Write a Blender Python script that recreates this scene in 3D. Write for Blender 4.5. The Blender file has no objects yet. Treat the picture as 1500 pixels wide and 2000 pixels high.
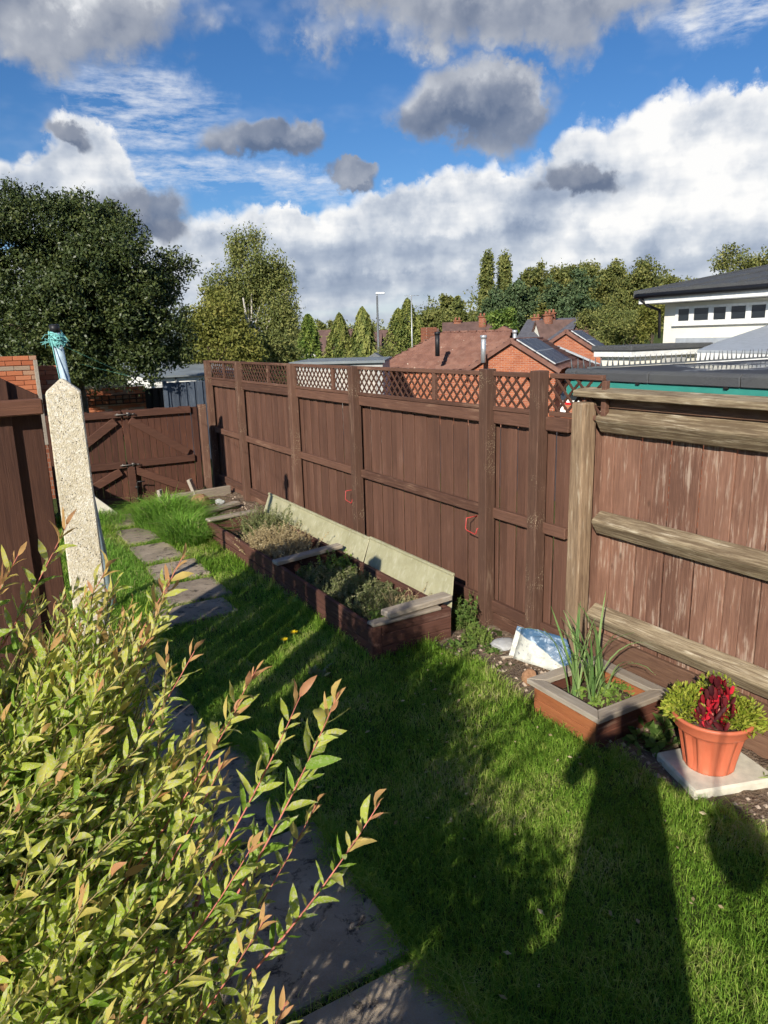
import bpy, bmesh, math, random
import numpy as np
from mathutils import Vector, Matrix

random.seed(7)
rng = np.random.default_rng(7)
S = bpy.context.scene
COL = S.collection
RAD = math.radians

# ------------------------------------------------------------------ camera
# garden axes: +Y runs along the long brown fence (away), +X towards it
CAM_H = 2.4
CAM_R = ((0.8607, 0.1408, -0.4881), (-0.5078, 0.1897, -0.8407), (-0.0255, 0.9717, 0.2353))
FPX = 1400.0
cam = bpy.data.cameras.new('camera')
cam.sensor_fit = 'HORIZONTAL'
cam.sensor_width = 36.0
cam.lens = 36.0 * FPX / 1500.0
cam.clip_start = 0.02
cam.clip_end = 5000
camo = bpy.data.objects.new('camera', cam)
COL.objects.link(camo)
_m = Matrix(CAM_R).to_4x4()
_m.translation = (0, 0, CAM_H)
camo.matrix_world = _m
S.camera = camo
RM = np.array(CAM_R)
CP = np.array((0, 0, CAM_H))

def at(px, py, D):
    """a place in the garden frame from a survey reading: bearing pixel and distance in metres"""
    return Vector(CP + RM @ (np.array((px - 750.0, 1000.0 - py, -FPX)) * (D / FPX)))

# ------------------------------------------------------------------ light
SUN_AZ, SUN_EL = 50.0, 27.0          # bearing the light travels to, elevation
sun = bpy.data.lights.new('sun', 'SUN')
sun.energy = 5.0
sun.angle = RAD(0.53)
sun.color = (1.0, 0.93, 0.82)
suno = bpy.data.objects.new('sun', sun)
COL.objects.link(suno)
ld = Vector((math.sin(RAD(SUN_AZ)) * math.cos(RAD(SUN_EL)), math.cos(RAD(SUN_AZ)) * math.cos(RAD(SUN_EL)), -math.sin(RAD(SUN_EL))))
suno.rotation_euler = ld.to_track_quat('-Z', 'Y').to_euler()

S.view_settings.view_transform = 'Standard'
S.view_settings.look = 'None'
S.view_settings.gamma = 1.0
S.view_settings.exposure = 0.35
S.view_settings.use_curve_mapping = False
S.cycles.max_bounces = 4
S.cycles.diffuse_bounces = 2
S.cycles.glossy_bounces = 2
S.cycles.use_adaptive_sampling = True
S.cycles.adaptive_threshold = 0.03
S.cycles.adaptive_min_samples = 10
S.cycles.transparent_max_bounces = 8
S.cycles.use_denoising = True

# ------------------------------------------------------------------ node helpers
class N:
    """tiny expression wrapper round shader sockets"""
    def __init__(s, t, k): s.t = t; s.k = k
    def _m(s, op, o=None, o2=None, clamp=False):
        n = s.t.nodes.new('ShaderNodeMath'); n.operation = op; n.use_clamp = clamp
        for i, v in enumerate((s, o, o2)):
            if v is None: continue
            if isinstance(v, N): s.t.links.new(v.k, n.inputs[i])
            else: n.inputs[i].default_value = v
        return N(s.t, n.outputs[0])
    def __add__(s, o): return s._m('ADD', o)
    __radd__ = __add__
    def __mul__(s, o): return s._m('MULTIPLY', o)
    __rmul__ = __mul__
    def __sub__(s, o): return s._m('SUBTRACT', o)
    def __rsub__(s, o): return (s * -1.0) + o
    def __truediv__(s, o): return s._m('DIVIDE', o)
    def max(s, o): return s._m('MAXIMUM', o)
    def min(s, o): return s._m('MINIMUM', o)
    def pow(s, o): return s._m('POWER', o)
    def abs(s): return s._m('ABSOLUTE')
    def sqrt(s): return s._m('SQRT')
    def sin(s): return s._m('SINE')
    def clamp(s): return s._m('ADD', 0.0, clamp=True)
    def ss(s, a, b, c=0.0, d=1.0):
        n = s.t.nodes.new('ShaderNodeMapRange'); n.interpolation_type = 'SMOOTHSTEP'
        s.t.links.new(s.k, n.inputs[0])
        for i, v in enumerate((a, b, c, d)): n.inputs[1 + i].default_value = v
        return N(s.t, n.outputs[0])
    def lin(s, a, b, c=0.0, d=1.0):
        n = s.t.nodes.new('ShaderNodeMapRange')
        s.t.links.new(s.k, n.inputs[0])
        for i, v in enumerate((a, b, c, d)): n.inputs[1 + i].default_value = v
        return N(s.t, n.outputs[0])

def vscale(t, v, sc, off=None):
    n = t.nodes.new('ShaderNodeMapping')
    t.links.new(v.k, n.inputs[0]); n.inputs['Scale'].default_value = sc
    if off is not None: n.inputs['Location'].default_value = off
    return N(t, n.outputs[0])
def vadd(t, a, b):
    n = t.nodes.new('ShaderNodeVectorMath'); n.operation = 'ADD'
    t.links.new(a.k, n.inputs[0]); t.links.new(b.k, n.inputs[1]); return N(t, n.outputs[0])
def comb(t, x, y, z):
    n = t.nodes.new('ShaderNodeCombineXYZ')
    for i, v in enumerate((x, y, z)):
        if isinstance(v, N): t.links.new(v.k, n.inputs[i])
        else: n.inputs[i].default_value = v
    return N(t, n.outputs[0])
def sep(t, v):
    n = t.nodes.new('ShaderNodeSeparateXYZ'); t.links.new(v.k, n.inputs[0])
    return [N(t, o) for o in n.outputs]
def noise(t, v, sc, det=4, rough=0.5, dist=0.0):
    n = t.nodes.new('ShaderNodeTexNoise'); t.links.new(v.k, n.inputs['Vector'])
    n.inputs['Scale'].default_value = sc; n.inputs['Detail'].default_value = det
    n.inputs['Roughness'].default_value = rough; n.inputs['Distortion'].default_value = dist
    return N(t, n.outputs['Fac'])
def voro(t, v, sc, feat='F1', out='Distance', rnd=1.0):
    n = t.nodes.new('ShaderNodeTexVoronoi'); n.feature = feat; t.links.new(v.k, n.inputs['Vector'])
    n.inputs['Scale'].default_value = sc; n.inputs['Randomness'].default_value = rnd
    return N(t, n.outputs[out])
def col(t, c):
    n = t.nodes.new('ShaderNodeRGB'); n.outputs[0].default_value = (*c, 1); return N(t, n.outputs[0])
def mix(t, f, a, b, mode='MIX'):
    n = t.nodes.new('ShaderNodeMix'); n.data_type = 'RGBA'; n.blend_type = mode; n.clamp_factor = True
    if isinstance(f, N): t.links.new(f.k, n.inputs['Factor'])
    else: n.inputs['Factor'].default_value = f
    for nm, v in (('A', a), ('B', b)):
        sk = [i for i in n.inputs if i.name == nm and i.type == 'RGBA'][0]
        if isinstance(v, N): t.links.new(v.k, sk)
        else: sk.default_value = (*v, 1)
    return N(t, [o for o in n.outputs if o.type == 'RGBA'][0])
def ramp(t, f, stops):
    n = t.nodes.new('ShaderNodeValToRGB'); t.links.new(f.k, n.inputs[0])
    el = n.color_ramp.elements
    while len(el) < len(stops): el.new(0.5)
    for e, (p, c) in zip(el, stops): e.position = p; e.color = (*c, 1)
    return N(t, n.outputs[0])

# ------------------------------------------------------------------ world: Nishita sky with broken cumulus
W = bpy.data.worlds.new('World'); S.world = W; W.use_nodes = True
W.cycles.sampling_method = 'NONE'
t = W.node_tree; t.nodes.clear()
out = t.nodes.new('ShaderNodeOutputWorld'); bg = t.nodes.new('ShaderNodeBackground')
bg.inputs['Strength'].default_value = 0.08
t.links.new(bg.outputs[0], out.inputs[0])
sk = t.nodes.new('ShaderNodeTexSky'); sk.sky_type = 'NISHITA'; sk.sun_disc = False
sk.sun_elevation = RAD(SUN_EL); sk.sun_rotation = RAD(SUN_AZ + 180); sk.air_density = 1.0; sk.dust_density = 0.3; sk.ozone_density = 3.0
tc = t.nodes.new('ShaderNodeTexCoord'); D = N(t, tc.outputs['Generated'])
x, y, z = sep(t, D)
az = x._m('ARCTAN2', y) * 57.2958
el = z._m('ARCSINE') * 57.2958
wa = noise(t, D, 4.5, 2, .5); wb = noise(t, vscale(t, D, (1, 1, 1), (4.2, 1.1, 7.7)), 4.5, 2, .5)
nb = noise(t, D, 10.0, 5, .55)
nb2 = noise(t, vscale(t, D, (1, 1, 1), (-.022, .010, .028)), 10.0, 4, .55)      # same field, a step towards the sun
nf = noise(t, D, 50.0, 5, .64)
azw = az + (wa - .5) * 8.0 + (nb2 - .5) * 7.0 + (nf - .5) * 2.0
elw = el + (wb - .5) * 3.6 + (nb - .5) * 5.0 + (nf - .5) * 1.6
SV = comb(t, azw, elw, 0.0)
def group(lst, v=None):
    """1 minus the scaled distance to the nearest ellipse (bearing, height, half widths in degrees)"""
    f = None
    for (a0, e0, ra, re) in lst:
        n = t.nodes.new('ShaderNodeVectorMath'); n.operation = 'MULTIPLY_ADD'; t.links.new((v or SV).k, n.inputs[0])
        n.inputs[1].default_value = (1 / ra, 1 / re, 0); n.inputs[2].default_value = (-a0 / ra, -e0 / re, 0)
        l = t.nodes.new('ShaderNodeVectorMath'); l.operation = 'LENGTH'; t.links.new(n.outputs[0], l.inputs[0])
        g = N(t, l.outputs['Value']); f = g if f is None else f.min(g)
    return 1.0 - f
# elsewhere the same broken sky goes on: noise on a cloud deck
dk = z.max(0.0) + 0.16
dn = noise(t, comb(t, x / dk, y / dk, 0.0), 1.35, 4, .56)
outside = ((az - 31.0).abs().ss(32, 44)).max(el.ss(21.5, 26.0))
gen = (dn - .5) * 4.2
wv = vadd(t, D, comb(t, nf * .035, nb * .05, nf * .03))
puff = voro(t, wv, 21.0) * .62 + voro(t, wv, 52.0) * .38
SVU = vadd(t, SV, comb(t, -.7, 1.1, 0.0))
relief = (nb - nb2) * 2.6 + (nf - .5) * .55 + (.40 - puff) * .95
# layer 1: bright cumulus bank near the horizon, with towers
bank_list = [(29, 2.5, 36, 7.4), (38, 7.8, 15, 4.2), (54, 9.0, 14, 7.0), (9.6, 9.6, 5.0, 5.6), (24, 6.4, 6.5, 3.8), (-40, 3, 40, 6), (100, 3, 40, 7), (180, 3, 60, 6)]
b0 = group(bank_list) + (nb - .5) * .5 + (.40 - puff) * .34
mask1 = b0.ss(-.01, .15) * (1.0 - (el.ss(.5, 4.2, 1.0, 0.0) * noise(t, vscale(t, D, (1, 1, 5.0), (2, 9, 4)), 5.0, 3, .55).ss(.40, .58) * .75))
lowdark = noise(t, vscale(t, D, (1, 1, 3.6), (9.1, 2.2, 1.3)), 6.0, 4, .55)
streak = group([(31, 4.0, 14, 1.5), (41, 6.2, 11, 1.7), (22, 7.0, 7, 1.4), (50, 4.4, 9, 1.1)]).ss(-.2, .7)
lit1 = .66 + relief * .48 + b0.ss(.02, .30, .22, 0) - (lowdark - .48) * 1.2 - streak * .18
lit1 = lit1 + (az - 40.0).ss(0, 12) * el.ss(5, 9) * .24 + el.ss(1.5, 6.0) * .10 - .04
c1 = ramp(t, lit1.clamp(), [(0.0, (.24, .30, .42)), (.3, (.38, .44, .55)), (.55, (.56, .61, .69)), (.78, (.80, .82, .85)), (1.0, (1.0, .99, .97))])
# layer 2: nearer grey clouds
grey_list = [(7.5, 20.8, 13, 4.8), (39, 22.0, 17, 5.0), (37.5, 15.2, 6.8, 3.1), (23.8, 14.2, 3.8, 1.8), (46.2, 10.6, 2.8, 1.7), (13.0, 8.8, 4.6, 2.4), (28.5, 11.9, 2.4, 1.0), (8.2, 13.0, 2.8, 1.2)]
gg = group(grey_list)
g0 = (.40 - puff) * .34 + gg.max((gen - .35) * outside - (1.0 - outside) * 3.0) + (nb - .5) * .55
gu = group(grey_list, SVU)
mask2 = g0.ss(-.03, .34) * .94
dark2 = group([(46.2, 10.6, 4.0, 2.6), (13.0, 8.8, 6.5, 3.6), (23.8, 14.0, 5.5, 2.6), (28.5, 11.8, 4, 2.0), (8.2, 13.0, 4, 2), (38.5, 14.6, 7, 2.6)]).ss(0, .6)
lit2 = .60 + relief * .42 - g0.ss(.1, .5) * .10 + ((gg - gu).max(-.25).min(.40)) * .50 * (1.0 - outside) + el.ss(15.5, 20) * .14 - dark2 * .27
c2 = ramp(t, lit2.clamp(), [(0.0, (.125, .165, .255)), (.35, (.25, .285, .365)), (.65, (.43, .455, .51)), (.85, (.66, .68, .71)), (1.0, (.90, .90, .91))])
# layer 3: thin wisps
wz = noise(t, vscale(t, D, (3.0, 3.0, 13.0), (1, 2, 3)), 3.4, 6, .66)
wisp = (group([(15, 15.2, 8.5, 3.0), (54, 19.6, 8, 2.2), (22, 11.0, 8, 1.4), (16, 11.8, 10, 1.8)]).ss(0, .7) * (wz - .40).max(0.0) * 4.4).clamp() * .85
veil = noise(t, vscale(t, D, (1, 1, 2.0), (3, 7, 1)), 6.0, 4, .6).ss(.5, .8) * .22 + el.ss(0, 9, .35, 0)
skyc = N(t, sk.outputs[0])
hs = t.nodes.new('ShaderNodeHueSaturation'); t.links.new(skyc.k, hs.inputs['Color'])
hs.inputs['Saturation'].default_value = 1.22; hs.inputs['Value'].default_value = 0.92
base = mix(t, 1.0, N(t, hs.outputs[0]), (.80, .93, 1.12), 'MULTIPLY')
def scaled(c):
    n = t.nodes.new('ShaderNodeVectorMath'); n.operation = 'SCALE'; t.links.new(c.k, n.inputs[0]); n.inputs['Scale'].default_value = 10.0
    return N(t, n.outputs[0])
s1 = mix(t, (wisp + veil).clamp(), base, (8.4, 8.7, 9.2))
s2 = mix(t, mask1 * .97, s1, scaled(c1))
s3 = mix(t, mask2, s2, scaled(c2))
t.links.new(s3.k, bg.inputs[0])

# ------------------------------------------------------------------ materials
MATS = {}
def newmat(name):
    m = bpy.data.materials.new(name); m.use_nodes = True
    t = m.node_tree; t.nodes.clear()
    o = t.nodes.new('ShaderNodeOutputMaterial'); p = t.nodes.new('ShaderNodeBsdfPrincipled')
    t.links.new(p.outputs[0], o.inputs[0])
    MATS[name] = m
    return m, t, p
def wpos(t): return N(t, t.nodes.new('ShaderNodeNewGeometry').outputs['Position'])
def opos(t): return N(t, t.nodes.new('ShaderNodeTexCoord').outputs['Object'])
def orand(t): return N(t, t.nodes.new('ShaderNodeObjectInfo').outputs['Random'])
def attr(t, nm):
    n = t.nodes.new('ShaderNodeAttribute'); n.attribute_name = nm; return N(t, n.outputs['Fac'])
def bump(t, p, h, strength=.3, dist=.01):
    b = t.nodes.new('ShaderNodeBump'); b.inputs['Strength'].default_value = strength; b.inputs['Distance'].default_value = dist
    t.links.new(h.k, b.inputs['Height']); t.links.new(b.outputs[0], p.inputs['Normal'])
def setc(t, p, c, rough=.7, spec=.3):
    if isinstance(c, N): t.links.new(c.k, p.inputs['Base Color'])
    else: p.inputs['Base Color'].default_value = (*c, 1)
    p.inputs['Roughness'].default_value = rough
    p.inputs['Specular IOR Level'].default_value = spec

def wood(name, base, dark, pale, axis='Z', wear=.3, knots=.5, rough=.75, fleck=0.0, streak=9.0, pieces=.22, worn=0.0, contrast=1.2):
    """grain runs along the axis; per-piece tint by object random"""
    m, t, p = newmat(name)
    P = wpos(t); r = orand(t)
    sc = {'Z': (1, 1, .06), 'Y': (1, .06, 1), 'X': (.06, 1, 1)}[axis]
    off = comb(t, r * 13.0, r * 7.0, r * 5.0)
    v = vadd(t, vscale(t, P, sc), off)
    g1 = noise(t, v, 60, 5, .6, .6); g2 = noise(t, v, 190, 3, .6)
    big = noise(t, vadd(t, P, off), 2.2, 4, .6)
    mid = noise(t, vadd(t, vscale(t, P, tuple(.16 if q < 1 else 1 for q in sc)), off), streak, 5, .65)
    kv = vscale(t, vadd(t, P, off), tuple(.45 if q < 1 else 1 for q in sc))
    kd = voro(t, kv, 5.5)
    knot = kd.ss(.02, .09, 1, 0) * knots
    ring = (kd * 190.0).sin() * kd.ss(.03, .2, 1, 0)
    f = (g1 - .5) * 1.3 * contrast + (g2 - .5) * .7 * contrast + (big - .5) * .9 + .45 + (r - .5) * pieces * 3 + ring * .10 * knots
    c = mix(t, f.clamp(), dark, base)
    wmask = ((mid - .60 + worn + (g1 - .5) * .55 + (big - .5) * .5) * 6.0).clamp() * wear
    c = mix(t, wmask, c, pale)
    c = mix(t, knot * .7, c, tuple(q * .55 for q in dark))
    if fleck:
        fl = (voro(t, vadd(t, P, off), 95.0).ss(.18, .28, 1, 0) * noise(t, P, 4.0, 3).ss(.52, .66)) * fleck
        c = mix(t, fl, c, (.62, .52, .34))
    setc(t, p, c, rough, .22)
    bump(t, p, g1 * .7 + g2 * .3, .6, .006)
    return m

wood('fence_brown', (.158, .079, .053), (.088, .044, .030), (.24, .15, .11), 'Z', .30, .7, pieces=.20, contrast=.9)
wood('fence_brown_y', (.165, .084, .056), (.082, .041, .028), (.34, .22, .145), 'Y', .45, .5)
wood('post_brown', (.170, .092, .062), (.088, .047, .032), (.32, .22, .15), 'Z', .5, .4, fleck=.8)
wood('trellis_brown', (.105, .050, .032), (.055, .026, .018), (.22, .13, .09), 'Z', .2, 0)
wood('old_board', (.285, .150, .100), (.130, .066, .045), (.50, .40, .31), 'Z', .58, .9, streak=26.0, pieces=.22, worn=.05)
wood('old_rail', (.39, .315, .20), (.150, .108, .066), (.57, .50, .37), 'Y', .85, .9, .85, streak=22.0, contrast=2.0)
wood('old_post', (.32, .225, .138), (.140, .090, .056), (.48, .41, .30), 'Z', .85, .5, .85, streak=22.0, contrast=1.8)
wood('gravel_wood', (.22, .125, .078), (.115, .062, .040), (.40, .29, .20), 'Y', .6, .7, contrast=1.5)
wood('gate_wood', (.108, .046, .029), (.052, .023, .016), (.20, .085, .045), 'Z', .5, .5)
wood('gate_rail', (.125, .056, .036), (.066, .030, .020), (.24, .14, .09), 'X', .3, .5)
wood('left_fence', (.105, .048, .030), (.055, .025, .017), (.20, .115, .075), 'Z', .3, .5)
wood('left_rail', (.140, .064, .040), (.075, .034, .022), (.24, .15, .10), 'X', .35, .5)
wood('bed_board', (.135, .060, .042), (.070, .032, .024), (.33, .21, .16), 'Y', .45, .5)
wood('bed_board_x', (.135, .060, .042), (.070, .032, .024), (.30, .19, .15), 'X', .4, .5)
wood('grey_plank', (.42, .36, .28), (.25, .205, .155), (.58, .52, .43), 'X', .6, .6, .85)
wood('grey_plank_y', (.42, .37, .30), (.24, .20, .155), (.58, .53, .45), 'Y', .6, .6, .85)
wood('planter_orange', (.40, .150, .060), (.26, .090, .036), (.52, .27, .14), 'Y', .4, .4)
wood('planter_dark', (.17, .062, .036), (.085, .035, .024), (.36, .25, .18), 'X', .65, .4)
wood('blue_fence', (.085, .105, .135), (.05, .062, .082), (.17, .19, .22), 'Z', .4, .2)
wood('dark_fence', (.035, .026, .024), (.02, .015, .014), (.07, .055, .05), 'Z', .3, .2)

def plain(name, c, rough=.6, spec=.3, var=.15, sc=8.0, metal=0.0, bmp=0.0):
    m, t, p = newmat(name)
    n = noise(t, wpos(t), sc, 5, .6)
    cc = mix(t, ((n - .3) * 2.2).clamp(), tuple(q * (1 - var) for q in c), tuple(min(1, q * (1 + var)) for q in c))
    setc(t, p, cc, rough, spec); p.inputs['Metallic'].default_value = metal
    if bmp: bump(t, p, noise(t, wpos(t), sc * 8, 4), bmp, .005)
    return m
plain('white_paint', (.78, .78, .75), .5)
plain('cream_render', (.80, .77, .66), .8, var=.06, sc=2.0)
plain('white_render', (.80, .79, .74), .8, var=.05, sc=1.0)
plain('metal_grey', (.13, .14, .145), .5, .4, metal=.1)
plain('metal_pale', (.50, .52, .53), .4, .5, metal=.5)
plain('black_plastic', (.018, .018, .02), .45)
plain('black_iron', (.02, .018, .017), .5, .4)
plain('steel', (.20, .18, .16), .5, .4, metal=.6)
plain('red_wire', (.52, .05, .045), .4, .5)
plain('blue_pole', (.40, .51, .58), .42, .5, .25, 14.0)
plain('twine', (.22, .55, .52), .8, var=.3, sc=90)
plain('green_line', (.10, .30, .20), .6)
plain('teal_paint', (.045, .265, .215), .45, .4, .1)
plain('lead', (.36, .39, .42), .55, .4)
plain('slate_roof', (.10, .10, .115), .75, var=.3, sc=3)
plain('brown_roof', (.135, .082, .068), .8, var=.3, sc=1.5)
plain('asphalt', (.055, .055, .058), .9, var=.3, sc=3)
plain('grey_flat', (.20, .225, .235), .7, var=.2, sc=1.0)
plain('solar_cell', (.018, .024, .042), .42, .25, .1)
plain('car_white', (.80, .80, .80), .25, .5, .02)
plain('tail_red', (.50, .015, .02), .25, .5)
plain('number_yellow', (.75, .55, .05), .5)
plain('rubber', (.02, .02, .02), .85)
plain('skin', (.50, .31, .23), .6)
plain('cloth', (.06, .07, .10), .9)
plain('stone_pale', (.60, .56, .45), .85, var=.18, sc=14, bmp=.25)
plain('stone_grey', (.44, .44, .43), .85, var=.2, sc=20, bmp=.3)
plain('stone_small', (.42, .33, .25), .9, var=.35, sc=9, bmp=.3)
plain('sand_heap', (.34, .185, .10), .95, var=.3, sc=25, bmp=.6)
plain('yellow_petal', (.85, .62, .015), .6)
plain('stem_pink', (.50, .17, .13), .55, var=.35, sc=12)
plain('stem_tan', (.26, .20, .09), .6, var=.4, sc=15)
plain('stem_green', (.17, .22, .06), .6)
plain('straw_stem', (.42, .33, .18), .8)
plain('bark', (.10, .075, .055), .9, var=.4, sc=9, bmp=.5)
plain('birch_bark', (.42, .39, .34), .8, var=.5, sc=5)
plain('hill_far', (.075, .10, .075), 1, var=.25, sc=.02)
plain('grey_cladding', (.40, .40, .38), .6)
plain('door_dull', (.46, .43, .38), .6, var=.3, sc=3)

def glassmat(name, c=(.02, .025, .03)):
    m, t, p = newmat(name); setc(t, p, c, .06, .6); return m
glassmat('window_glass')

def felt():
    m, t, p = newmat('roof_felt'); P = wpos(t)
    n = noise(t, P, 160, 3, .7); b = noise(t, P, 1.3, 4, .6)
    c = mix(t, ((n - .35) * 2.4).clamp(), (.035, .037, .040), (.15, .155, .16))
    c = mix(t, b.ss(.45, .65) * .45, c, (.10, .105, .10))
    setc(t, p, c, .82, .3); bump(t, p, n, .5, .004)
felt()
def wetfelt():
    m, t, p = newmat('wet_felt'); P = wpos(t)
    b = noise(t, P, .9, 4, .6, .4); n = noise(t, P, 120, 3, .7)
    c = mix(t, n, (.022, .022, .024), (.06, .06, .062))
    setc(t, p, c, .8, .4)
    rr = b.ss(.45, .56, .75, .06); t.links.new(rr.k, p.inputs['Roughness'])
wetfelt()

def concrete_post():
    m, t, p = newmat('pebble_concrete'); P = opos(t)
    v1 = voro(t, P, 85); v2 = voro(t, vscale(t, P, (1, 1, 1), (3, 1, 2)), 150); n = noise(t, P, 5, 5, .65)
    pits = v1.ss(.16, .3, 1, 0) * noise(t, P, 30, 2).ss(.46, .6)
    agg = voro(t, P, 120, out='Color'); ax, ay, azz = sep(t, agg)
    c = mix(t, ((n - .3) * 2).clamp(), (.50, .43, .30), (.66, .60, .46))
    c = mix(t, (ax - .5).max(0.0) * 1.3, c, (.78, .74, .64))
    c = mix(t, (ay - .78).max(0.0) * 2.2, c, (.26, .22, .17))
    st = noise(t, vscale(t, P, (1, 1, .35), (7, 3, 1)), 6, 5, .65).ss(.5, .72); c = mix(t, st * .45, c, (.30, .26, .17))
    c = mix(t, pits * .8, c, (.16, .135, .10))
    setc(t, p, c, .9, .2); bump(t, p, n * .4 + v2 * .5 - pits * 1.2, .7, .006)
concrete_post()

def paving():
    m, t, p = newmat('paving_concrete'); P = wpos(t); r = orand(t)
    n = noise(t, P, 3.2, 6, .65, .4); f = noise(t, P, 150, 3, .7); s = voro(t, P, 210)
    c = mix(t, ((n - .3) * 2.1 + (r - .5) * .3).clamp(), (.20, .155, .108), (.48, .385, .275))
    c = mix(t, (f - .45).max(0.0) * 2.0, c, (.36, .34, .31))
    moss = (noise(t, P, 11, 6, .74, .5) - .53).max(0.0) * 9
    c = mix(t, moss.clamp() * .85, c, (.028, .021, .017))
    lich = noise(t, vscale(t, P, (1, 1, 1), (5, 5, 5)), 5, 5, .65).ss(.66, .70)
    c = mix(t, lich * .75, c, (.46, .46, .41))
    setc(t, p, c, .9, .25); bump(t, p, f * .5 + moss.clamp() * .4 - s * .4, .7, .006)
paving()

def soil(name, a, b, sc=18):
    m, t, p = newmat(name); P = wpos(t)
    n = noise(t, P, sc, 8, .7); v = voro(t, P, sc * 3.5, out='Color'); vx, vy, vz = sep(t, v)
    c = mix(t, ((n - .3) * 2).clamp(), a, b)
    c = mix(t, (vx - .78).max(0.0) * 3.0, c, (.34, .27, .20))
    setc(t, p, c, .95, .15); bump(t, p, n + voro(t, P, sc * 3.5) * .4, 1.0, .02)
soil('soil', (.045, .030, .020), (.155, .105, .068))
soil('rubble', (.10, .070, .048), (.27, .195, .135), 14)
soil('bed_soil', (.05, .033, .02), (.19, .135, .085), 22)

def turf():
    m, t, p = newmat('turf_ground'); P = wpos(t)
    n = noise(t, P, 3.0, 5, .6); f = noise(t, P, 60, 4, .7)
    c = mix(t, f, (.030, .045, .012), (.10, .13, .035)); c = mix(t, n.ss(.5, .8) * .5, c, (.15, .14, .05))
    setc(t, p, c, .95, .1); bump(t, p, f, .8, .02)
turf()

def grassmat(name, stops, trans=.35, patch=True):
    m, t, p = newmat(name)
    a = attr(t, 'tint'); P = wpos(t)
    f = a
    if patch: f = (a * .55 + noise(t, P, 1.6, 4, .6).ss(.35, .7) * .5 + (noise(t, P, 7, 3, .6) - .5) * .6).clamp()
    c = ramp(t, f, stops)
    setc(t, p, c, .62, .25)
    tr = t.nodes.new('ShaderNodeBsdfTranslucent'); t.links.new(c.k, tr.inputs[0])
    mx = t.nodes.new('ShaderNodeMixShader'); mx.inputs[0].default_value = trans
    o = [n for n in t.nodes if n.type == 'OUTPUT_MATERIAL'][0]
    t.links.new(p.outputs[0], mx.inputs[1]); t.links.new(tr.outputs[0], mx.inputs[2]); t.links.new(mx.outputs[0], o.inputs[0])
    return m
grassmat('grass_blades', [(0, (.105, .225, .020)), (.32, (.20, .37, .036)), (.6, (.33, .49, .070)), (.8, (.48, .54, .14)), (1, (.62, .55, .28))], .45)
grassmat('tuft_blades', [(0, (.10, .24, .025)), (.5, (.19, .38, .045)), (.9, (.30, .48, .08)), (1, (.50, .50, .2))], patch=False)
grassmat('laurel_leaf', [(0, (.026, .042, .012)), (.5, (.056, .078, .022)), (.85, (.105, .128, .038)), (1, (.17, .18, .065))], .12, False)
_lp = [n for n in MATS['laurel_leaf'].node_tree.nodes if n.type == 'BSDF_PRINCIPLED'][0]; _lp.inputs['Roughness'].default_value = .45; _lp.inputs['Specular IOR Level'].default_value = .35
grassmat('birch_leaf', [(0, (0.091, 0.119, 0.035)), (.5, (0.184, 0.210, 0.060)), (1, (0.350, 0.333, 0.108))], .3, False)
grassmat('gold_leaf', [(0, (.105, .125, .024)), (.5, (.20, .21, .045)), (1, (.34, .31, .085))], .3, False)
grassmat('conifer_leaf', [(0, (0.038, 0.065, 0.015)), (.5, (0.118, 0.152, 0.034)), (1, (0.257, 0.266, 0.068))], .15, False)
grassmat('conifer_bright', [(0, (0.037, 0.075, 0.014)), (.5, (0.105, 0.170, 0.031)), (1, (0.238, 0.297, 0.061))], .15, False)
grassmat('wood_leaf', [(0, (0.065, 0.087, 0.027)), (.5, (0.162, 0.180, 0.049)), (1, (0.332, 0.314, 0.099))], .25, False)
grassmat('pine_leaf', [(0, (0.034, 0.065, 0.030)), (.5, (0.076, 0.118, 0.049)), (1, (0.142, 0.180, 0.080))], .1, False)
grassmat('weed_green', [(0, (0.088, 0.163, 0.025)), (.5, (0.188, 0.300, 0.050)), (1, (0.338, 0.413, 0.100))], .3, False)
grassmat('weed_grey', [(0, (0.098, 0.119, 0.049)), (.5, (0.210, 0.231, 0.098)), (1, (0.392, 0.350, 0.196))], .3, False)
grassmat('weed_straw', [(0, (0.250, 0.188, 0.088)), (.5, (0.450, 0.356, 0.188)), (1, (0.625, 0.525, 0.325))], .3, False)
grassmat('iris_leaf', [(0, (0.084, 0.174, 0.042)), (.6, (0.180, 0.300, 0.090)), (1, (0.324, 0.432, 0.168))], .3, False)
grassmat('lime_leaf', [(0, (.16, .23, .02)), (.5, (.33, .38, .04)), (1, (.50, .50, .09))], .35, False)
grassmat('red_leaf', [(0, (.05, .008, .010)), (.45, (.14, .010, .014)), (.75, (.42, .012, .022)), (1, (.72, .02, .045))], .25, False)
grassmat('dock_leaf', [(0, (.05, .10, .02)), (.5, (.10, .17, .035)), (1, (.18, .25, .06))], .3, False)

def willow():
    m = grassmat('willow_leaf', [(0, (.09, .20, .020)), (.22, (.26, .42, .045)), (.45, (.50, .58, .085)), (.62, (.70, .67, .15)), (.78, (.68, .55, .16)), (.88, (.66, .42, .16)), (1, (.64, .32, .16))], .5, False)
    t = m.node_tree
    p = [n for n in t.nodes if n.type == 'BSDF_PRINCIPLED'][0]; tr = [n for n in t.nodes if n.type == 'BSDF_TRANSLUCENT'][0]
    c = N(t, p.inputs['Base Color'].links[0].from_socket); a = attr(t, 'tint'); P = wpos(t)
    sp = noise(t, P, 130, 3, .65).ss(.50, .60) * a.ss(.1, .3) * a.ss(.6, .75, 1, 0)
    c2 = mix(t, sp * .7, c, (.66, .64, .42))
    t.links.new(c2.k, p.inputs['Base Color']); t.links.new(c2.k, tr.inputs[0]); p.inputs['Roughness'].default_value = .5
willow()

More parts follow.
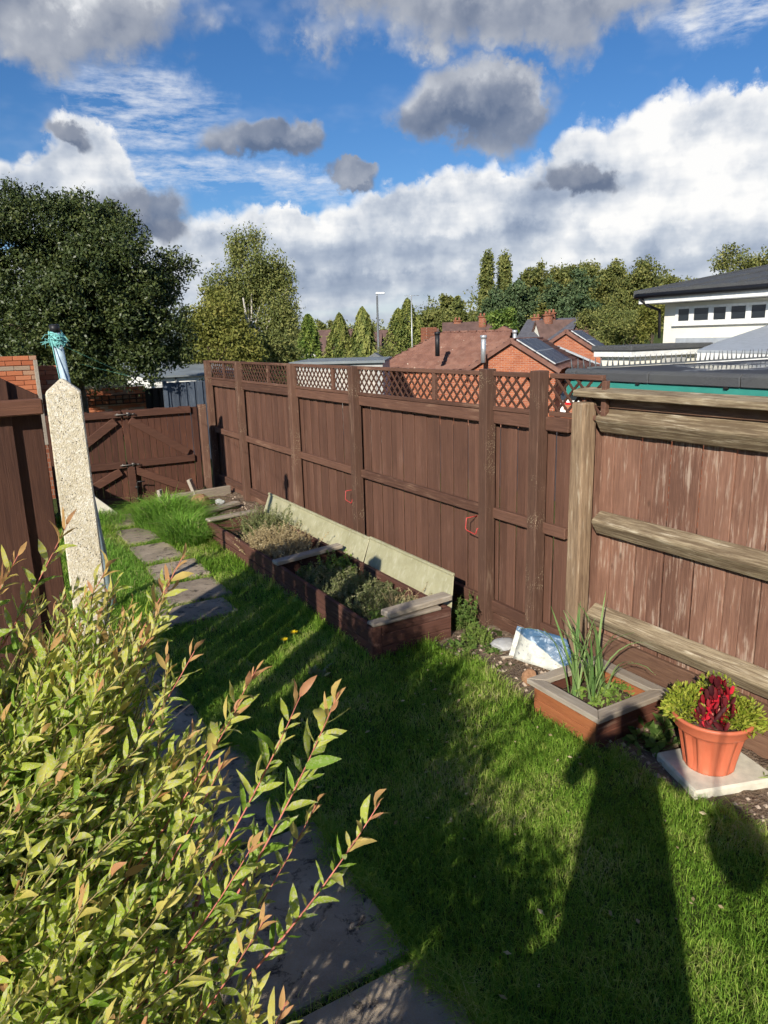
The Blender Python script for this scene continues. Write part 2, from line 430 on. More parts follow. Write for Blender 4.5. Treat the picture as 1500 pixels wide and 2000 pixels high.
def brick(name, a, b, mortar, sc=1.0, vert='Z'):
    """courses for far walls: local u along wall = x+y, v = z"""
    m, t, p = newmat(name); P = wpos(t); x, y, z = sep(t, P)
    v = comb(t, x * .766 - y * .643 if vert == 'H' else x + y, z, 0.0)
    n = t.nodes.new('ShaderNodeTexBrick'); t.links.new(v.k, n.inputs['Vector'])
    n.inputs['Scale'].default_value = sc
    n.inputs['Brick Width'].default_value = .225; n.inputs['Row Height'].default_value = .075; n.inputs['Mortar Size'].default_value = .008
    n.inputs['Color1'].default_value = (*a, 1); n.inputs['Color2'].default_value = (*b, 1); n.inputs['Mortar'].default_value = (*mortar, 1)
    c = mix(t, noise(t, P, 1.5, 5, .6).ss(.45, .7) * .35, N(t, n.outputs[0]), tuple(q * .6 for q in a))
    setc(t, p, c, .85, .2); return m
brick('brick_far', (.42, .135, .058), (.30, .085, .042), (.36, .25, .19), vert='H')
brick('brick_mid', (.30, .10, .048), (.20, .066, .036), (.24, .17, .13))
def brickone():
    m, t, p = newmat('brick_clay'); P = wpos(t); r = orand(t)
    c = ramp(t, r, [(0, (.34, .10, .045)), (.5, (.46, .16, .075)), (.75, (.38, .21, .13)), (1, (.30, .235, .17))])
    n = noise(t, P, 40, 4, .7); c = mix(t, n.ss(.5, .75) * .4, c, (.20, .12, .085))
    setc(t, p, c, .88, .2); bump(t, p, n, .5, .006)
brickone()
def tile():
    m, t, p = newmat('roof_tile'); P = wpos(t)
    n = noise(t, P, 2.2, 6, .65); v = voro(t, P, 3.2, out='Color'); vx, vy, vz = sep(t, v)
    c = mix(t, ((n - .3) * 2).clamp(), (.135, .066, .050), (.245, .125, .092)); c = mix(t, (vx - .5) * .5, c, (.31, .19, .145))
    li = voro(t, P, 2.4).ss(.05, .09, 1, 0); c = mix(t, li * .8, c, (.55, .48, .38))
    setc(t, p, c, .85, .2)
tile()
def sheet():
    m, t, p = newmat('fibre_sheet'); P = wpos(t)
    n = noise(t, P, 5, 6, .65, .4); d = noise(t, vscale(t, P, (1, 1, .15)), 30, 4, .6)
    c = mix(t, ((n - .3) * 2).clamp(), (.30, .285, .165), (.45, .43, .28)); c = mix(t, d.ss(.5, .75) * .45, c, (.54, .52, .40)); c = mix(t, noise(t, P, 14, 5, .7).ss(.58, .7) * .4, c, (.22, .20, .11))
    setc(t, p, c, .55, .35)
sheet()
def terracotta():
    m, t, p = newmat('terracotta_plastic'); P = wpos(t); n = noise(t, P, 9, 5, .6)
    c = mix(t, n, (.47, .115, .055), (.58, .165, .085)); setc(t, p, c, .48, .35)
terracotta()
def bagmat():
    m, t, p = newmat('bag_film'); P = opos(t); x, y, z = sep(t, P)
    n = noise(t, P, 22, 5, .7, 1.0); w = (z * 1.0 + x * .35 + (noise(t, P, 7, 3) - .5) * .07)
    bl = w.ss(.115, .125)
    c = mix(t, n.ss(.52, .66), (.052, .115, .20), (.34, .45, .56)); 
    wh = mix(t, n.ss(.45, .65) * .6, (.56, .56, .49), (.34, .34, .30))
    wh = mix(t, (noise(t, vscale(t, P, (1, 1, 2)), 26, 4, .7).ss(.62, .66)) * .8, wh, (.05, .055, .08))
    c = mix(t, bl, wh, c); setc(t, p, c, .35, .5); bump(t, p, n, .5, .012)
bagmat()

# ------------------------------------------------------------------ geometry helpers
def V(*a): return Vector(a)
class MB:
    def __init__(s): s.v = []; s.f = []; s.sm = False
    def add(s, vs, fs):
        o = len(s.v); s.v += [tuple(q) for q in vs]; s.f += [tuple(i + o for i in f) for f in fs]; return s
    def box(s, a, b):
        (x0, y0, z0), (x1, y1, z1) = a, b
        return s.add([(x0, y0, z0), (x1, y0, z0), (x1, y1, z0), (x0, y1, z0), (x0, y0, z1), (x1, y0, z1), (x1, y1, z1), (x0, y1, z1)],
                     [(0, 3, 2, 1), (4, 5, 6, 7), (0, 1, 5, 4), (1, 2, 6, 5), (2, 3, 7, 6), (3, 0, 4, 7)])
    def hexa(s, p):   # eight corners: bottom loop then top loop
        return s.add(p, [(0, 3, 2, 1), (4, 5, 6, 7), (0, 1, 5, 4), (1, 2, 6, 5), (2, 3, 7, 6), (3, 0, 4, 7)])
    def bar(s, a, b, w, h, up=(0, 0, 1), w2=None, h2=None):
        a, b, up = Vector(a), Vector(b), Vector(up)
        d = (b - a).normalized(); sd = d.cross(up).normalized(); u = sd.cross(d)
        w2 = w2 or w; h2 = h2 or h
        p = []
        for q, ww, hh in ((a, w, h), (b, w2, h2)):
            p += [q - sd * ww / 2 - u * hh / 2, q + sd * ww / 2 - u * hh / 2, q + sd * ww / 2 + u * hh / 2, q - sd * ww / 2 + u * hh / 2]
        return s.add(p, [(0, 3, 2, 1), (4, 5, 6, 7), (0, 1, 5, 4), (1, 2, 6, 5), (2, 3, 7, 6), (3, 0, 4, 7)])
    def tube(s, pts, r, n=8, cap=True):
        pts = [Vector(p) for p in pts]; rs = r if isinstance(r, (list, tuple)) else [r] * len(pts)
        o = len(s.v); ref = None
        for i, p in enumerate(pts):
            d = (pts[min(i + 1, len(pts) - 1)] - pts[max(i - 1, 0)]).normalized()
            if ref is None: ref = d.orthogonal().normalized()
            a = (ref - d * ref.dot(d)).normalized(); b = d.cross(a); ref = a
            for k in range(n):
                th = 2 * math.pi * k / n; s.v.append(tuple(p + (a * math.cos(th) + b * math.sin(th)) * rs[i]))
        for i in range(len(pts) - 1):
            for k in range(n):
                s.f.append((o + i * n + k, o + i * n + (k + 1) % n, o + (i + 1) * n + (k + 1) % n, o + (i + 1) * n + k))
        if cap:
            s.f.append(tuple(o + k for k in range(n))[::-1]); s.f.append(tuple(o + (len(pts) - 1) * n + k for k in range(n)))
        s.sm = True; return s
    def prism(s, poly, a, b, axis):   # 2-D outline pushed from a to b along an axis index
        o = len(s.v); n = len(poly)
        for q in (a, b):
            for (u, v) in poly:
                c = [u, v]; c.insert(axis, q); s.v.append(tuple(c))
        s.f.append(tuple(o + i for i in range(n))[::-1]); s.f.append(tuple(o + n + i for i in range(n)))
        for i in range(n): s.f.append((o + i, o + (i + 1) % n, o + n + (i + 1) % n, o + n + i))
        return s
    def mesh(s, name, m, off=(0, 0, 0)):
        me = bpy.data.meshes.new(name); o = Vector(off)
        me.from_pydata([tuple(Vector(q) - o) for q in s.v], [], s.f); me.update()
        if m: me.materials.append(MATS[m])
        return me
    def build(s, name, m, parent=None, bevel=0.0, smooth=None):
        off = root_loc(parent)
        me = s.mesh(name, m, off)
        bm = bmesh.new(); bm.from_mesh(me)
        bmesh.ops.recalc_face_normals(bm, faces=bm.faces)
        if bevel: bmesh.ops.bevel(bm, geom=list(bm.edges), offset=bevel, segments=1, affect='EDGES')
        bm.to_mesh(me); bm.free()
        if smooth if smooth is not None else s.sm:
            me.polygons.foreach_set('use_smooth', [True] * len(me.polygons))
        return link(name, me, parent)
def root_loc(p):
    l = Vector((0, 0, 0))
    while p is not None: l = l + p.location; p = p.parent
    return l
def link(name, me, parent=None):
    o = bpy.data.objects.new(name, me); COL.objects.link(o); o.parent = parent; return o
def thing(name, label, cat, loc=(0, 0, 0), group=None):
    o = bpy.data.objects.new(name, None); COL.objects.link(o); o.location = loc; o.empty_display_size = .1
    tag(o, label, cat, group); return o
def tag(o, label=None, cat=None, group=None, kind=None):
    if label: o['label'] = label
    if cat: o['category'] = cat
    if group: o['group'] = group
    if kind: o['kind'] = kind
    return o
def box(a, b): return MB().box(a, b)

UNIT = {}
def piece(name, mat, parent, center, size, rot=None, bev=.006):
    """a bevelled block that shares one unit mesh per proportion class and material"""
    key = (mat, tuple(round(q, 3) for q in size))
    me = UNIT.get(key)
    if me is None:
        hx, hy, hz = (q / 2 for q in size)
        mb = box((-hx, -hy, -hz), (hx, hy, hz)); me = mb.mesh(name, mat)
        bm = bmesh.new(); bm.from_mesh(me); bmesh.ops.recalc_face_normals(bm, faces=bm.faces)
        bmesh.ops.bevel(bm, geom=list(bm.edges), offset=min(bev, min(size) * .25), segments=1, affect='EDGES')
        bm.to_mesh(me); bm.free(); UNIT[key] = me
    o = link(name, me, parent); o.location = Vector(center) - root_loc(parent)
    if rot is not None: o.rotation_euler = rot
    return o

def np_mesh(name, mat, verts, quads, tint=None, parent=None, smooth=False, nper=4):
    """fast mesh: verts (N,3), faces (M,nper) ints, tint per face"""
    off = np.array(root_loc(parent))
    me = bpy.data.meshes.new(name); nv, nf = len(verts), len(quads)
    me.vertices.add(nv); me.vertices.foreach_set('co', (verts - off).astype(np.float32).ravel())
    me.loops.add(nf * nper); me.loops.foreach_set('vertex_index', quads.astype(np.int32).ravel())
    me.polygons.add(nf); me.polygons.foreach_set('loop_start', np.arange(0, nf * nper, nper, dtype=np.int32))
    me.polygons.foreach_set('loop_total', np.full(nf, nper, dtype=np.int32))
    if smooth: me.polygons.foreach_set('use_smooth', np.ones(nf, dtype=bool))
    if tint is not None:
        a = me.attributes.new('tint', 'FLOAT', 'FACE'); a.data.foreach_set('value', tint.astype(np.float32))
    me.update(calc_edges=True); me.materials.append(MATS[mat])
    return link(name, me, parent)

def unit(v): return v / np.maximum(np.linalg.norm(v, axis=-1, keepdims=True), 1e-9)
def leaf_quads(c, d, L, Wd, tint, nrm=None):
    """rhombic leaves folded a little: centre c, direction d"""
    n = len(c); d = unit(d)
    if nrm is None: nrm = rng.normal(size=(n, 3))
    sd = unit(np.cross(d, nrm)); up = np.cross(sd, d)
    L = np.broadcast_to(L, n)[:, None]; Wd = np.broadcast_to(Wd, n)[:, None]
    v = np.stack([c - d * L / 2, c + sd * Wd / 2 + up * Wd * .12, c + d * L / 2, c - sd * Wd / 2 + up * Wd * .12], 1).reshape(-1, 3)
    q = np.arange(n * 4).reshape(n, 4)
    return v, q, tint

def sublobes(lobes, k, s0=.30, s1=.48):
    o = []
    for l in lobes:
        c, r = np.array(l[:3]), np.array(l[3:6])
        for i in range(k):
            d = unit(rng.normal(size=3) + np.array((0, 0, .25))); s = rng.uniform(s0, s1)
            p = c + d * r * rng.uniform(.62, .90); o.append((*p, *(r * s * rng.uniform(.85, 1.15, 3)), float(r[0] * r[2] * s * s)))
        o.append((*c, *(r * .62), float(r[0] * r[2] * .12)))
    return o
def crown_points(lobes, n, clump, per, flat=1.0, shell=(.62, 1.0)):
    """clump centres through lobes [(cx,cy,cz,rx,ry,rz,weight)], then leaves round them"""
    w = np.array([l[6] if len(l) > 6 else l[3] * l[5] for l in lobes]); w = w / w.sum()
    idx = rng.choice(len(lobes), n, p=w); lb = np.array([l[:6] for l in lobes])[idx]
    dirs = unit(rng.normal(size=(n, 3))); rad = rng.uniform(shell[0], shell[1], (n, 1))
    cc = lb[:, :3] + dirs * rad * lb[:, 3:6]
    ct = rng.uniform(0, 1, n)
    P = np.repeat(cc, per, 0) + rng.normal(size=(n * per, 3)) * clump * np.array((1, 1, flat))
    out = np.repeat(dirs, per, 0); tint = np.repeat(ct, per) * .55 + rng.uniform(0, .45, n * per)
    return P, out, tint

def tree(name, label, base, mat, lobes, n, clump, per, leaf, trunk_r, bark='bark', group=None, flat=.8, up=.35, limbs=6, shell=(.62, 1.0), droop=0.0, top=None, sub=0):
    base = Vector(base); root = thing(name, label, 'tree', base, group)
    zs = [l[2] for l in lobes]; cz = sum(zs) / len(zs)
    mb = MB(); h = (top or (cz - base.z) * .95)
    j = lambda s: random.uniform(-s, s)
    mb.tube([base - Vector((0, 0, .3)), base + Vector((j(.1), j(.1), h * .35)), base + Vector((j(.2), j(.2), h * .7)), base + Vector((j(.3), j(.3), h))], [trunk_r, trunk_r * .8, trunk_r * .55, trunk_r * .2], 8)
    for i in range(limbs):
        l = lobes[i % len(lobes)]; s = base + Vector((0, 0, h * random.uniform(.3, .75)))
        e = Vector(l[:3]) + Vector((j(l[3] * .6), j(l[4] * .6), j(l[5] * .5))); md = s.lerp(e, .5) + Vector((0, 0, .06 * h))
        mb.tube([s, md, e], [trunk_r * .42, trunk_r * .25, trunk_r * .06], 6)
    mb.build('trunk', bark, root)
    P, o, tt = crown_points(sublobes(lobes, sub) if sub else lobes, n, clump, per, flat, shell)
    d = unit(rng.normal(size=P.shape) + o * .5 + np.array((0, 0, -droop)))
    nr = unit(o * .8 + np.array((0, 0, up)) + rng.normal(size=P.shape) * .55)
    L = leaf * rng.uniform(.7, 1.3, len(P))
    v, q, tt = leaf_quads(P, d, L, L * .5, tt, nr)
    np_mesh('crown', mat, v, q, tt, root)
    return root

def conifer(name, label, base, h, r, mat, n, leaf, power=1.0, droop=.7, group=None, tips=((0, 0, 1.0),), cat='tree'):
    """columnar cypress: sprays on the skin of one or more tapering spires"""
    base = Vector(base); root = thing(name, label, cat, base, group)
    MB().tube([base - Vector((0, 0, .3)), base + Vector((0, 0, h * .5)), base + Vector((0, 0, h * .9))], [r * .14, r * .09, r * .02], 7).build('trunk', 'bark', root)
    Ps, Ds, Ts = [], [], []
    for (ox, oy, hs) in tips:
        m = int(n / len(tips)); u = rng.uniform(0, 1, m) ** .8
        z = u * h * hs; prof = np.clip((1 - u) ** power * 1.12, 0, 1) * (0.72 + .28 * np.minimum(1, u * 6)) + .02
        th = rng.uniform(0, 2 * math.pi, m)
        lump = 1 + .15 * np.sin(th * 3 + z * 2.1 / max(r, .1) + ox) + .13 * np.sin(th * 7 - z * 5.3 / max(r, .1)) + .10 * np.sin(th * 13 + z * 9.7 / max(r, .1)) + rng.normal(size=m) * .10
        rr = r * prof * lump * rng.uniform(.8, 1.04, m)
        Ps.append(np.stack([base.x + ox + np.cos(th) * rr, base.y + oy + np.sin(th) * rr, base.z + z], 1))
        Ds.append(np.stack([np.cos(th), np.sin(th), np.full(m, -droop) + rng.normal(size=m) * .3], 1))
        Ts.append(np.clip(.5 + (lump - 1) * 1.6 + rng.uniform(-.3, .3, m), 0, 1))
    P = np.concatenate(Ps); d = np.concatenate(Ds); tt = np.concatenate(Ts)
    o = d * np.array((1, 1, 0)) + np.array((0, 0, .4))
    d = d + rng.normal(size=d.shape) * .35
    L = leaf * rng.uniform(.7, 1.4, len(P))
    v, q, tt = leaf_quads(P, d, L, L * .42, tt, unit(o + rng.normal(size=P.shape) * .35))
    np_mesh('crown', mat, v, q, tt, root)
    return root

def blades(P, h, w, lean, tint, seg=2):
    """bent grass blades (quad + quad tip) rooted at P"""
    n = len(P); th = rng.uniform(0, 2 * math.pi, n)
    sd = np.stack([np.cos(th), np.sin(th), np.zeros(n)], 1); ph = th + math.pi / 2 + rng.normal(size=n) * .4
    ld_ = np.stack([np.cos(ph), np.sin(ph), np.zeros(n)], 1) * (lean * rng.uniform(.2, 1.2, n))[:, None]
    h = h[:, None]; w = w[:, None]; up = np.array((0, 0, 1.0)); lean = lean[:, None]
    a = P - sd * w / 2; b = P + sd * w / 2
    m = P + up * h * .58 + ld_ * h * .35
    tp = P + up * h * (1 - .35 * np.minimum(1, lean)) + ld_ * h * 1.0
    v = np.stack([a, b, m + sd * w * .42, m - sd * w * .42, tp + sd * w * .06, tp - sd * w * .06], 1).reshape(-1, 3)
    k = np.arange(n)[:, None] * 6
    q = np.concatenate([k + np.array((0, 1, 2, 3)), k + np.array((3, 2, 4, 5))], 0)
    return v, q, np.concatenate([tint, np.clip(tint + .06, 0, 1)])

# ------------------------------------------------------------------ terrain
def sstep(a, b, x):
    u = np.clip((x - a) / (b - a), 0, 1); return u * u * (3 - 2 * u)
def terrain_h(x, y):
    drop = -1.5 * sstep(4.1, 5.4, x) - .4 * sstep(16, 30, y) * (1 - sstep(4.1, 5.4, x))
    r = np.hypot(x, y); azd = np.degrees(np.arctan2(x, y))
    hill = 5.0 * sstep(80, 190, r) * sstep(30, 50, azd)
    far = 15.0 * sstep(500, 1100, r) * (.8 + .2 * np.sin(azd * .35) + .12 * np.sin(azd * 1.7))
    return drop + hill + far
def axis_lines(lo, hi):
    u = np.linspace(-1, 1, 150); s = np.sinh(u * 5.2) / math.sinh(5.2)
    a = np.where(s < 0, -s * lo, s * hi)
    return np.unique(np.concatenate([a, np.arange(-2, 6.1, .5), np.arange(-2, 14, .8)]))
gx = axis_lines(-700, 1500) + 3; gy = axis_lines(-300, 1500) + 4
X, Y = np.meshgrid(gx, gy, indexing='ij'); Z = terrain_h(X, Y)
nx, ny = X.shape; I = np.arange(nx * ny).reshape(nx, ny)
gq = np.stack([I[:-1, :-1], I[1:, :-1], I[1:, 1:], I[:-1, 1:]], -1).reshape(-1, 4)
g = np_mesh('ground', 'turf_ground', np.stack([X, Y, Z], -1).reshape(-1, 3), gq, smooth=True); g['kind'] = 'structure'
rd = box((12, 8, -1.52), (30, 60, -1.46)).build('road', 'asphalt'); rd['kind'] = 'structure'

# raised patio the picture is taken from (behind and below the lens)
pt = box((-2.4, -3.0, 0), (.60, .74, .85)).build('patio', 'paving_concrete', bevel=.02); pt['kind'] = 'structure'

# ------------------------------------------------------------------ path of slabs
path = bpy.data.objects.new('path', None); COL.objects.link(path); path['kind'] = 'structure'
SLABS = []
def slab(x0, x1, y0, y1, tilt=0.0, h=.035, skew=0.0):
    j = lambda: random.uniform(-.018, .018)
    p = [(x0 + j(), y0 + j()), (x1 + j(), y0 + j() + skew), (x1 + j(), y1 + j() + skew), (x0 + j(), y1 + j())]
    mb = MB().hexa([(q[0], q[1], -.05) for q in p] + [(q[0], q[1], h + tilt * (k in (1, 2))) for k, q in enumerate(p)])
    mb.build('paving_slab', 'paving_concrete', path, bevel=.009); SLABS.append((x0, x1, y0, y1 + max(0, skew)))
slab(.55, 1.27, 1.02, 1.98); slab(.55, 1.25, 2.02, 2.93, .006); slab(.50, 1.16, 2.97, 3.86); slab(.48, 1.08, 3.9, 4.82, -.004); slab(.50, 1.06, 4.86, 5.8)
slab(1.20, 1.92, 5.98, 6.40, .004, skew=.0); slab(1.40, 2.02, 6.50, 7.08); slab(1.50, 2.04, 7.22, 7.84, .006); slab(1.52, 1.98, 7.98, 8.74); slab(1.54, 1.94, 8.92, 9.68); slab(1.52, 1.94, 9.8, 10.6)

# borders of bare soil along the fence
def lumpy(name, mat, x0, x1, y0, y1, z, amp, step=.035, edge=.06, kind='structure', parent=None):
    xs = np.arange(x0, x1 + step, step); ys = np.arange(y0, y1 + step, step)
    X, Y = np.meshgrid(xs, ys, indexing='ij')
    Zr = z + amp * (np.sin(X * 13 + Y * 5) * .3 + np.sin(Y * 17 - X * 7) * .3 + rng.uniform(-.6, .6, X.shape))
    e = np.minimum.reduce([(X - x0), (x1 - X), (Y - y0), (y1 - Y)]) / edge
    Zr = np.where(e < 1, Zr * np.clip(e, 0, 1) + np.clip(1 - e, 0, 1) * (z - .05), Zr)
    I = np.arange(X.size).reshape(X.shape)
    q = np.stack([I[:-1, :-1], I[1:, :-1], I[1:, 1:], I[:-1, 1:]], -1).reshape(-1, 4)
    o = np_mesh(name, mat, np.stack([X, Y, Zr], -1).reshape(-1, 3), q, smooth=True, parent=parent)
    if kind: o['kind'] = kind
    return o
lumpy('soil_border', 'rubble', 2.98, 3.75, 1.0, 4.62, .012, .018)
lumpy('soil_patch', 'rubble', 2.55, 3.75, 9.06, 11.2, .05, .03)

# ------------------------------------------------------------------ long brown fence with trellis
FX = 3.62
fence = thing('panel_fence', 'long dark brown board fence with diamond trellis along its top', 'fence', (FX, 7.7, 0))
POSTS = [11.85, 10.35, 8.38, 6.75, 4.52, 3.93]
for yy in POSTS:
    h = 2.15 if yy < 6 else 2.13
    piece('post', 'post_brown', fence, (FX - .02, yy, h / 2 - .05), (.10, .10, h + .1), bev=.006)
ends = POSTS + [3.60]
for a, b in zip(ends[:-1], ends[1:]):
    y0, y1 = b + .05, a - .05
    for zc, hh, dx in ((1.775, .10, 0), (.995, .085, 0), (.19, .10, 0)):
        box((FX + .0, y0, zc - hh / 2), (FX + .045, y1, zc + hh / 2)).build('rail', 'fence_brown_y', fence, bevel=.006)
    box((FX + .02, y0, -.08), (FX + .055, y1, .125)).build('gravel_board', 'fence_brown_y', fence, bevel=.005)
yb = 3.62; k = 0
while yb < 11.95:
    w = .098
    piece('board', 'fence_brown', fence, (FX + .062 + (.009 if k % 2 else 0) + random.uniform(-.001, .001), yb + w / 2, .95), (.016, w, 1.70), (random.uniform(-.002, .002), 0, 0), .003)
    yb += w + random.uniform(.005, .010); k += 1
# trellis
for a, b in zip(ends[:-1], POSTS[1:] + [3.34]):
    y0, y1 = b + .05, a - .05
    q_ = .035 if b < 3.9 else 0
    box((FX - .005 + q_, y0, 2.095), (FX + .035 + q_, y1, 2.13)).build('trellis_rail', 'fence_brown_y', fence, bevel=.004)
    box((FX - .005 + q_, y0, 1.828), (FX + .03 + q_, y1, 1.862)).build('trellis_rail', 'fence_brown_y', fence, bevel=.004)
for yy in (11.1, 9.25, 7.3, 5.3, 3.37): box((FX - .008 + (.035 if yy < 3.9 else 0), yy - .02, 1.862), (FX + .032 + (.035 if yy < 3.9 else 0), yy + .02, 2.095)).build('trellis_upright', 'fence_brown_y', fence, bevel=.004)
z0, z1 = 1.85, 2.105; dz = z1 - z0
yy = 3.38
while yy < 11.9:
    for sgn, dx in ((1, .008), (-1, .020)):
        a = Vector((FX + dx, yy, z0 if sgn > 0 else z1)); b = Vector((FX + dx, yy + dz * 1.0, z1 if sgn > 0 else z0))
        if b.y < 11.9:
            c = (a + b) / 2 + Vector((.035 if yy < 3.9 else 0, 0, 0))
            piece('trellis_slat', 'trellis_brown', fence, c, (.009, .019, dz * 1.414), (RAD(-45 * sgn), 0, 0), .002)
    yy += .101
# red wire hooks on the fence
def hook(y, z, label):
    r = thing('wire_hook', label, 'hook', (FX - .02, y, z), 'red wire hooks on the fence')
    x = FX - .03
    MB().tube([(FX + .06, y + .10, z + .11), (x - .03, y + .10, z + .105), (x - .035, y + .105, z + .015), (x - .03, y + .095, z), (x - .03, y - .02, z - .01), (x - .028, y - .03, z + .0), (x - .02, y - .035, z + .04), (x + .03, y - .035, z + .045)], .0045, 6).build('wire', 'red_wire', r)
hook(4.64, .80, 'bent red wire hook on the fence post nearer the square planter')
hook(6.86, .66, 'bent red wire hook on the fence above the pale leaning sheets')

# ------------------------------------------------------------------ old weathered fence on the right
OX = 3.70
old = thing('weathered_fence', 'old sun-bleached board fence with heavy split rails and faded brown boards', 'fence', (OX, 2.2, 0))
box((OX - .135, 3.455, -.05), (OX - .01, 3.575, 1.95)).build('post', 'old_post', old, bevel=.012)
y0, y1 = -.6, 3.44
MB().prism([(OX - .10, 1.985), (OX + .06, 1.99), (OX + .06, 2.025), (OX + .0, 2.050), (OX - .10, 2.026)], y0, 3.60, 1).build('capping', 'old_rail', old, bevel=.005)
box((OX + .0, y0, 1.915), (OX + .04, 3.56, 1.983)).build('capping_board', 'gravel_wood', old, bevel=.004)
for zt in (1.90, 1.195, .515):
    MB().prism([(OX + .035, zt - .150), (OX + .035, zt + .005), (OX + .02, zt + .010), (OX - .060, zt - .040), (OX - .066, zt - .060), (OX - .008, zt - .150)], y0, y1 - .01 + random.uniform(-.01, 0), 1).build('split_rail', 'old_rail', old, bevel=.007)
box((OX - .035, y0, .155), (OX + .0, y1, .335)).build('gravel_board', 'gravel_wood', old, bevel=.006)
box((OX - .02, y0, -.05), (OX + .03, y1, .15)).build('gravel_board', 'gravel_wood', old, bevel=.006)
yb = y0; k = 0
while yb < 3.50:
    w = .104
    piece('board', 'old_board', old, (OX + .05 + (.007 if k % 2 else 0), yb + w / 2, 1.10), (.017, w, 1.62), (random.uniform(-.002, .002), 0, 0), .003)
    yb += w + random.uniform(.003, .008); k += 1

# ------------------------------------------------------------------ near left fence, concrete clothes post, blue pole
lf = thing('raked_fence', 'dark brown fence with wide boards and one thick rail, behind the concrete post', 'fence', (-.3, 3.6, 0))
xb = -1.7; k = 0
while xb < .30:
    w = .158 if k % 2 else .19; x0, x1 = (xb, min(xb + w, .31)) if k % 2 else (xb - .02, min(xb + w - .02, .315))
    topz = lambda x: min(2.9, 2.19 + max(0, (.30 - x)) * .66)
    d = .0 if k % 2 else .034
    MB().hexa([(x0, 3.62 + d, .02), (x1, 3.62 + d, .02), (x1, 3.638 + d, .02), (x0, 3.638 + d, .02), (x0, 3.62 + d, topz(x0)), (x1, 3.62 + d, topz(x1)), (x1, 3.638 + d, topz(x1)), (x0, 3.638 + d, topz(x0))]).build('board', 'left_fence', lf, bevel=.003)
    xb += (.158 if k % 2 else .15) + .004; k += 1
for zc in (2.145, .95, .25): box((-1.7, 3.555, zc - .035), (.32, 3.612, zc + .035)).build('rail', 'left_rail', lf, bevel=.006)

cp = thing('clothes_post', 'pale pebbly concrete clothes post with a pyramid top, standing behind the leafy bush', 'post', (.395, 3.42, 0))
mb = MB(); hw0, hw1 = .080, .070; zt = 2.215
ring = lambda hw, z: [(.395 - hw, 3.42 - hw, z), (.395 + hw, 3.42 - hw, z), (.395 + hw, 3.42 + hw, z), (.395 - hw, 3.42 + hw, z)]
mb.v = ring(hw0, -.1) + ring(hw1, zt) + [(.395, 3.42, zt + .06)]
mb.f = [(0, 1, 5, 4), (1, 2, 6, 5), (2, 3, 7, 6), (3, 0, 4, 7), (4, 5, 8), (5, 6, 8), (6, 7, 8), (7, 4, 8)]
cpm = mb.build('shaft', 'pebble_concrete', cp, bevel=.006); cpm.rotation_euler = (0, 0, RAD(-8))

pb, ptp = Vector((.98, 6.78, 0)), Vector((.748, 6.50, 2.52))
pole = thing('clothes_pole', 'leaning pale blue steel pole with black cap and turquoise twine', 'pole', pb)
MB().tube([pb, pb.lerp(ptp, .5), ptp], .036, 14).build('tube', 'blue_pole', pole)
MB().tube([ptp, ptp + (ptp - pb).normalized() * .06], .039, 14).build('cap', 'black_plastic', pole)
mb = MB()
for i in range(26):
    c = ptp + (ptp - pb).normalized() * random.uniform(-.11, -.01); a0 = random.uniform(0, 6.28); rr = random.uniform(.046, .062)
    mb.tube([c + Vector((math.cos(a0 + q * .5) * rr, math.sin(a0 + q * .5) * rr, (q - 5) * random.uniform(-.008, .008))) for q in range(11)], random.uniform(.004, .007), 5)
for i in range(22):
    c = ptp + (ptp - pb).normalized() * random.uniform(-.11, -.02); a0 = random.uniform(0, 6.28); o = Vector((math.cos(a0), math.sin(a0), 0))
    mb.tube([c + o * .045, c + o * random.uniform(.07, .10) + Vector((0, 0, random.uniform(-.01, .03))), c + o * random.uniform(.08, .14) + Vector((0, 0, random.uniform(-.06, .01)))], [.004, .003, .002], 4)
mb.tube([ptp + Vector((-.045, -.03, -.05)), ptp + Vector((-.03, -.05, -.25)), ptp + Vector((0, -.05, -.6))], .004, 4)
mb.build('twine', 'twine', pole)
ln = MB().tube([ptp + Vector((.03, .0, -.1)), Vector((1.6, 8.6, 2.12)), Vector((2.25, 11.2, 1.95)), Vector((2.5, 21.5, 2.1))], .003, 4).build('washing_line', 'green_line')
tag(ln, 'thin green washing line running from the blue pole past the gate', 'line')

# ------------------------------------------------------------------ gate
GY = 11.27
gate = thing('double_gate', 'dark brown double gate with diagonal braces at the end of the path', 'gate', (2.1, GY, 0))
def leaf(x0, x1, mirror):
    lf_ = bpy.data.objects.new('gate_leaf', None); COL.objects.link(lf_); lf_.parent = gate
    n = 11; w = (x1 - x0) / n
    for i in range(n):
        piece('board', 'gate_wood', lf_, (x0 + (i + .5) * w, GY + .03 + random.uniform(-.0015, .0015), .745 + random.uniform(-.006, .006)), (w - .005, .02, 1.43), None, .003)
    for zc in (1.405, .645, .10):
        box((x0 + .01, GY - .042, zc - .05), (x1 - .01, GY + .018, zc + .05)).build('ledge', 'gate_rail', lf_, bevel=.005)
    xi, xo = (x0 + .10, x1 - .10) if mirror else (x1 - .10, x0 + .10)
    for za, zb in ((1.35, .70), (.59, .10)):
        MB().bar((xi, GY - .012, za - .04), (xo, GY - .012, zb + .04), .055, .115, up=(0, 1, 0) if False else (1 if mirror else -1, 0, 1)).build('brace', 'gate_rail', lf_, bevel=.004)
    return lf_
leaf(1.02, 2.055, False); leaf(2.065, 3.10, True)
MB().box((2.055, GY - .06, .03), (2.16, GY + .015, .60)).build('meeting_stile', 'gate_rail', gate, bevel=.004)
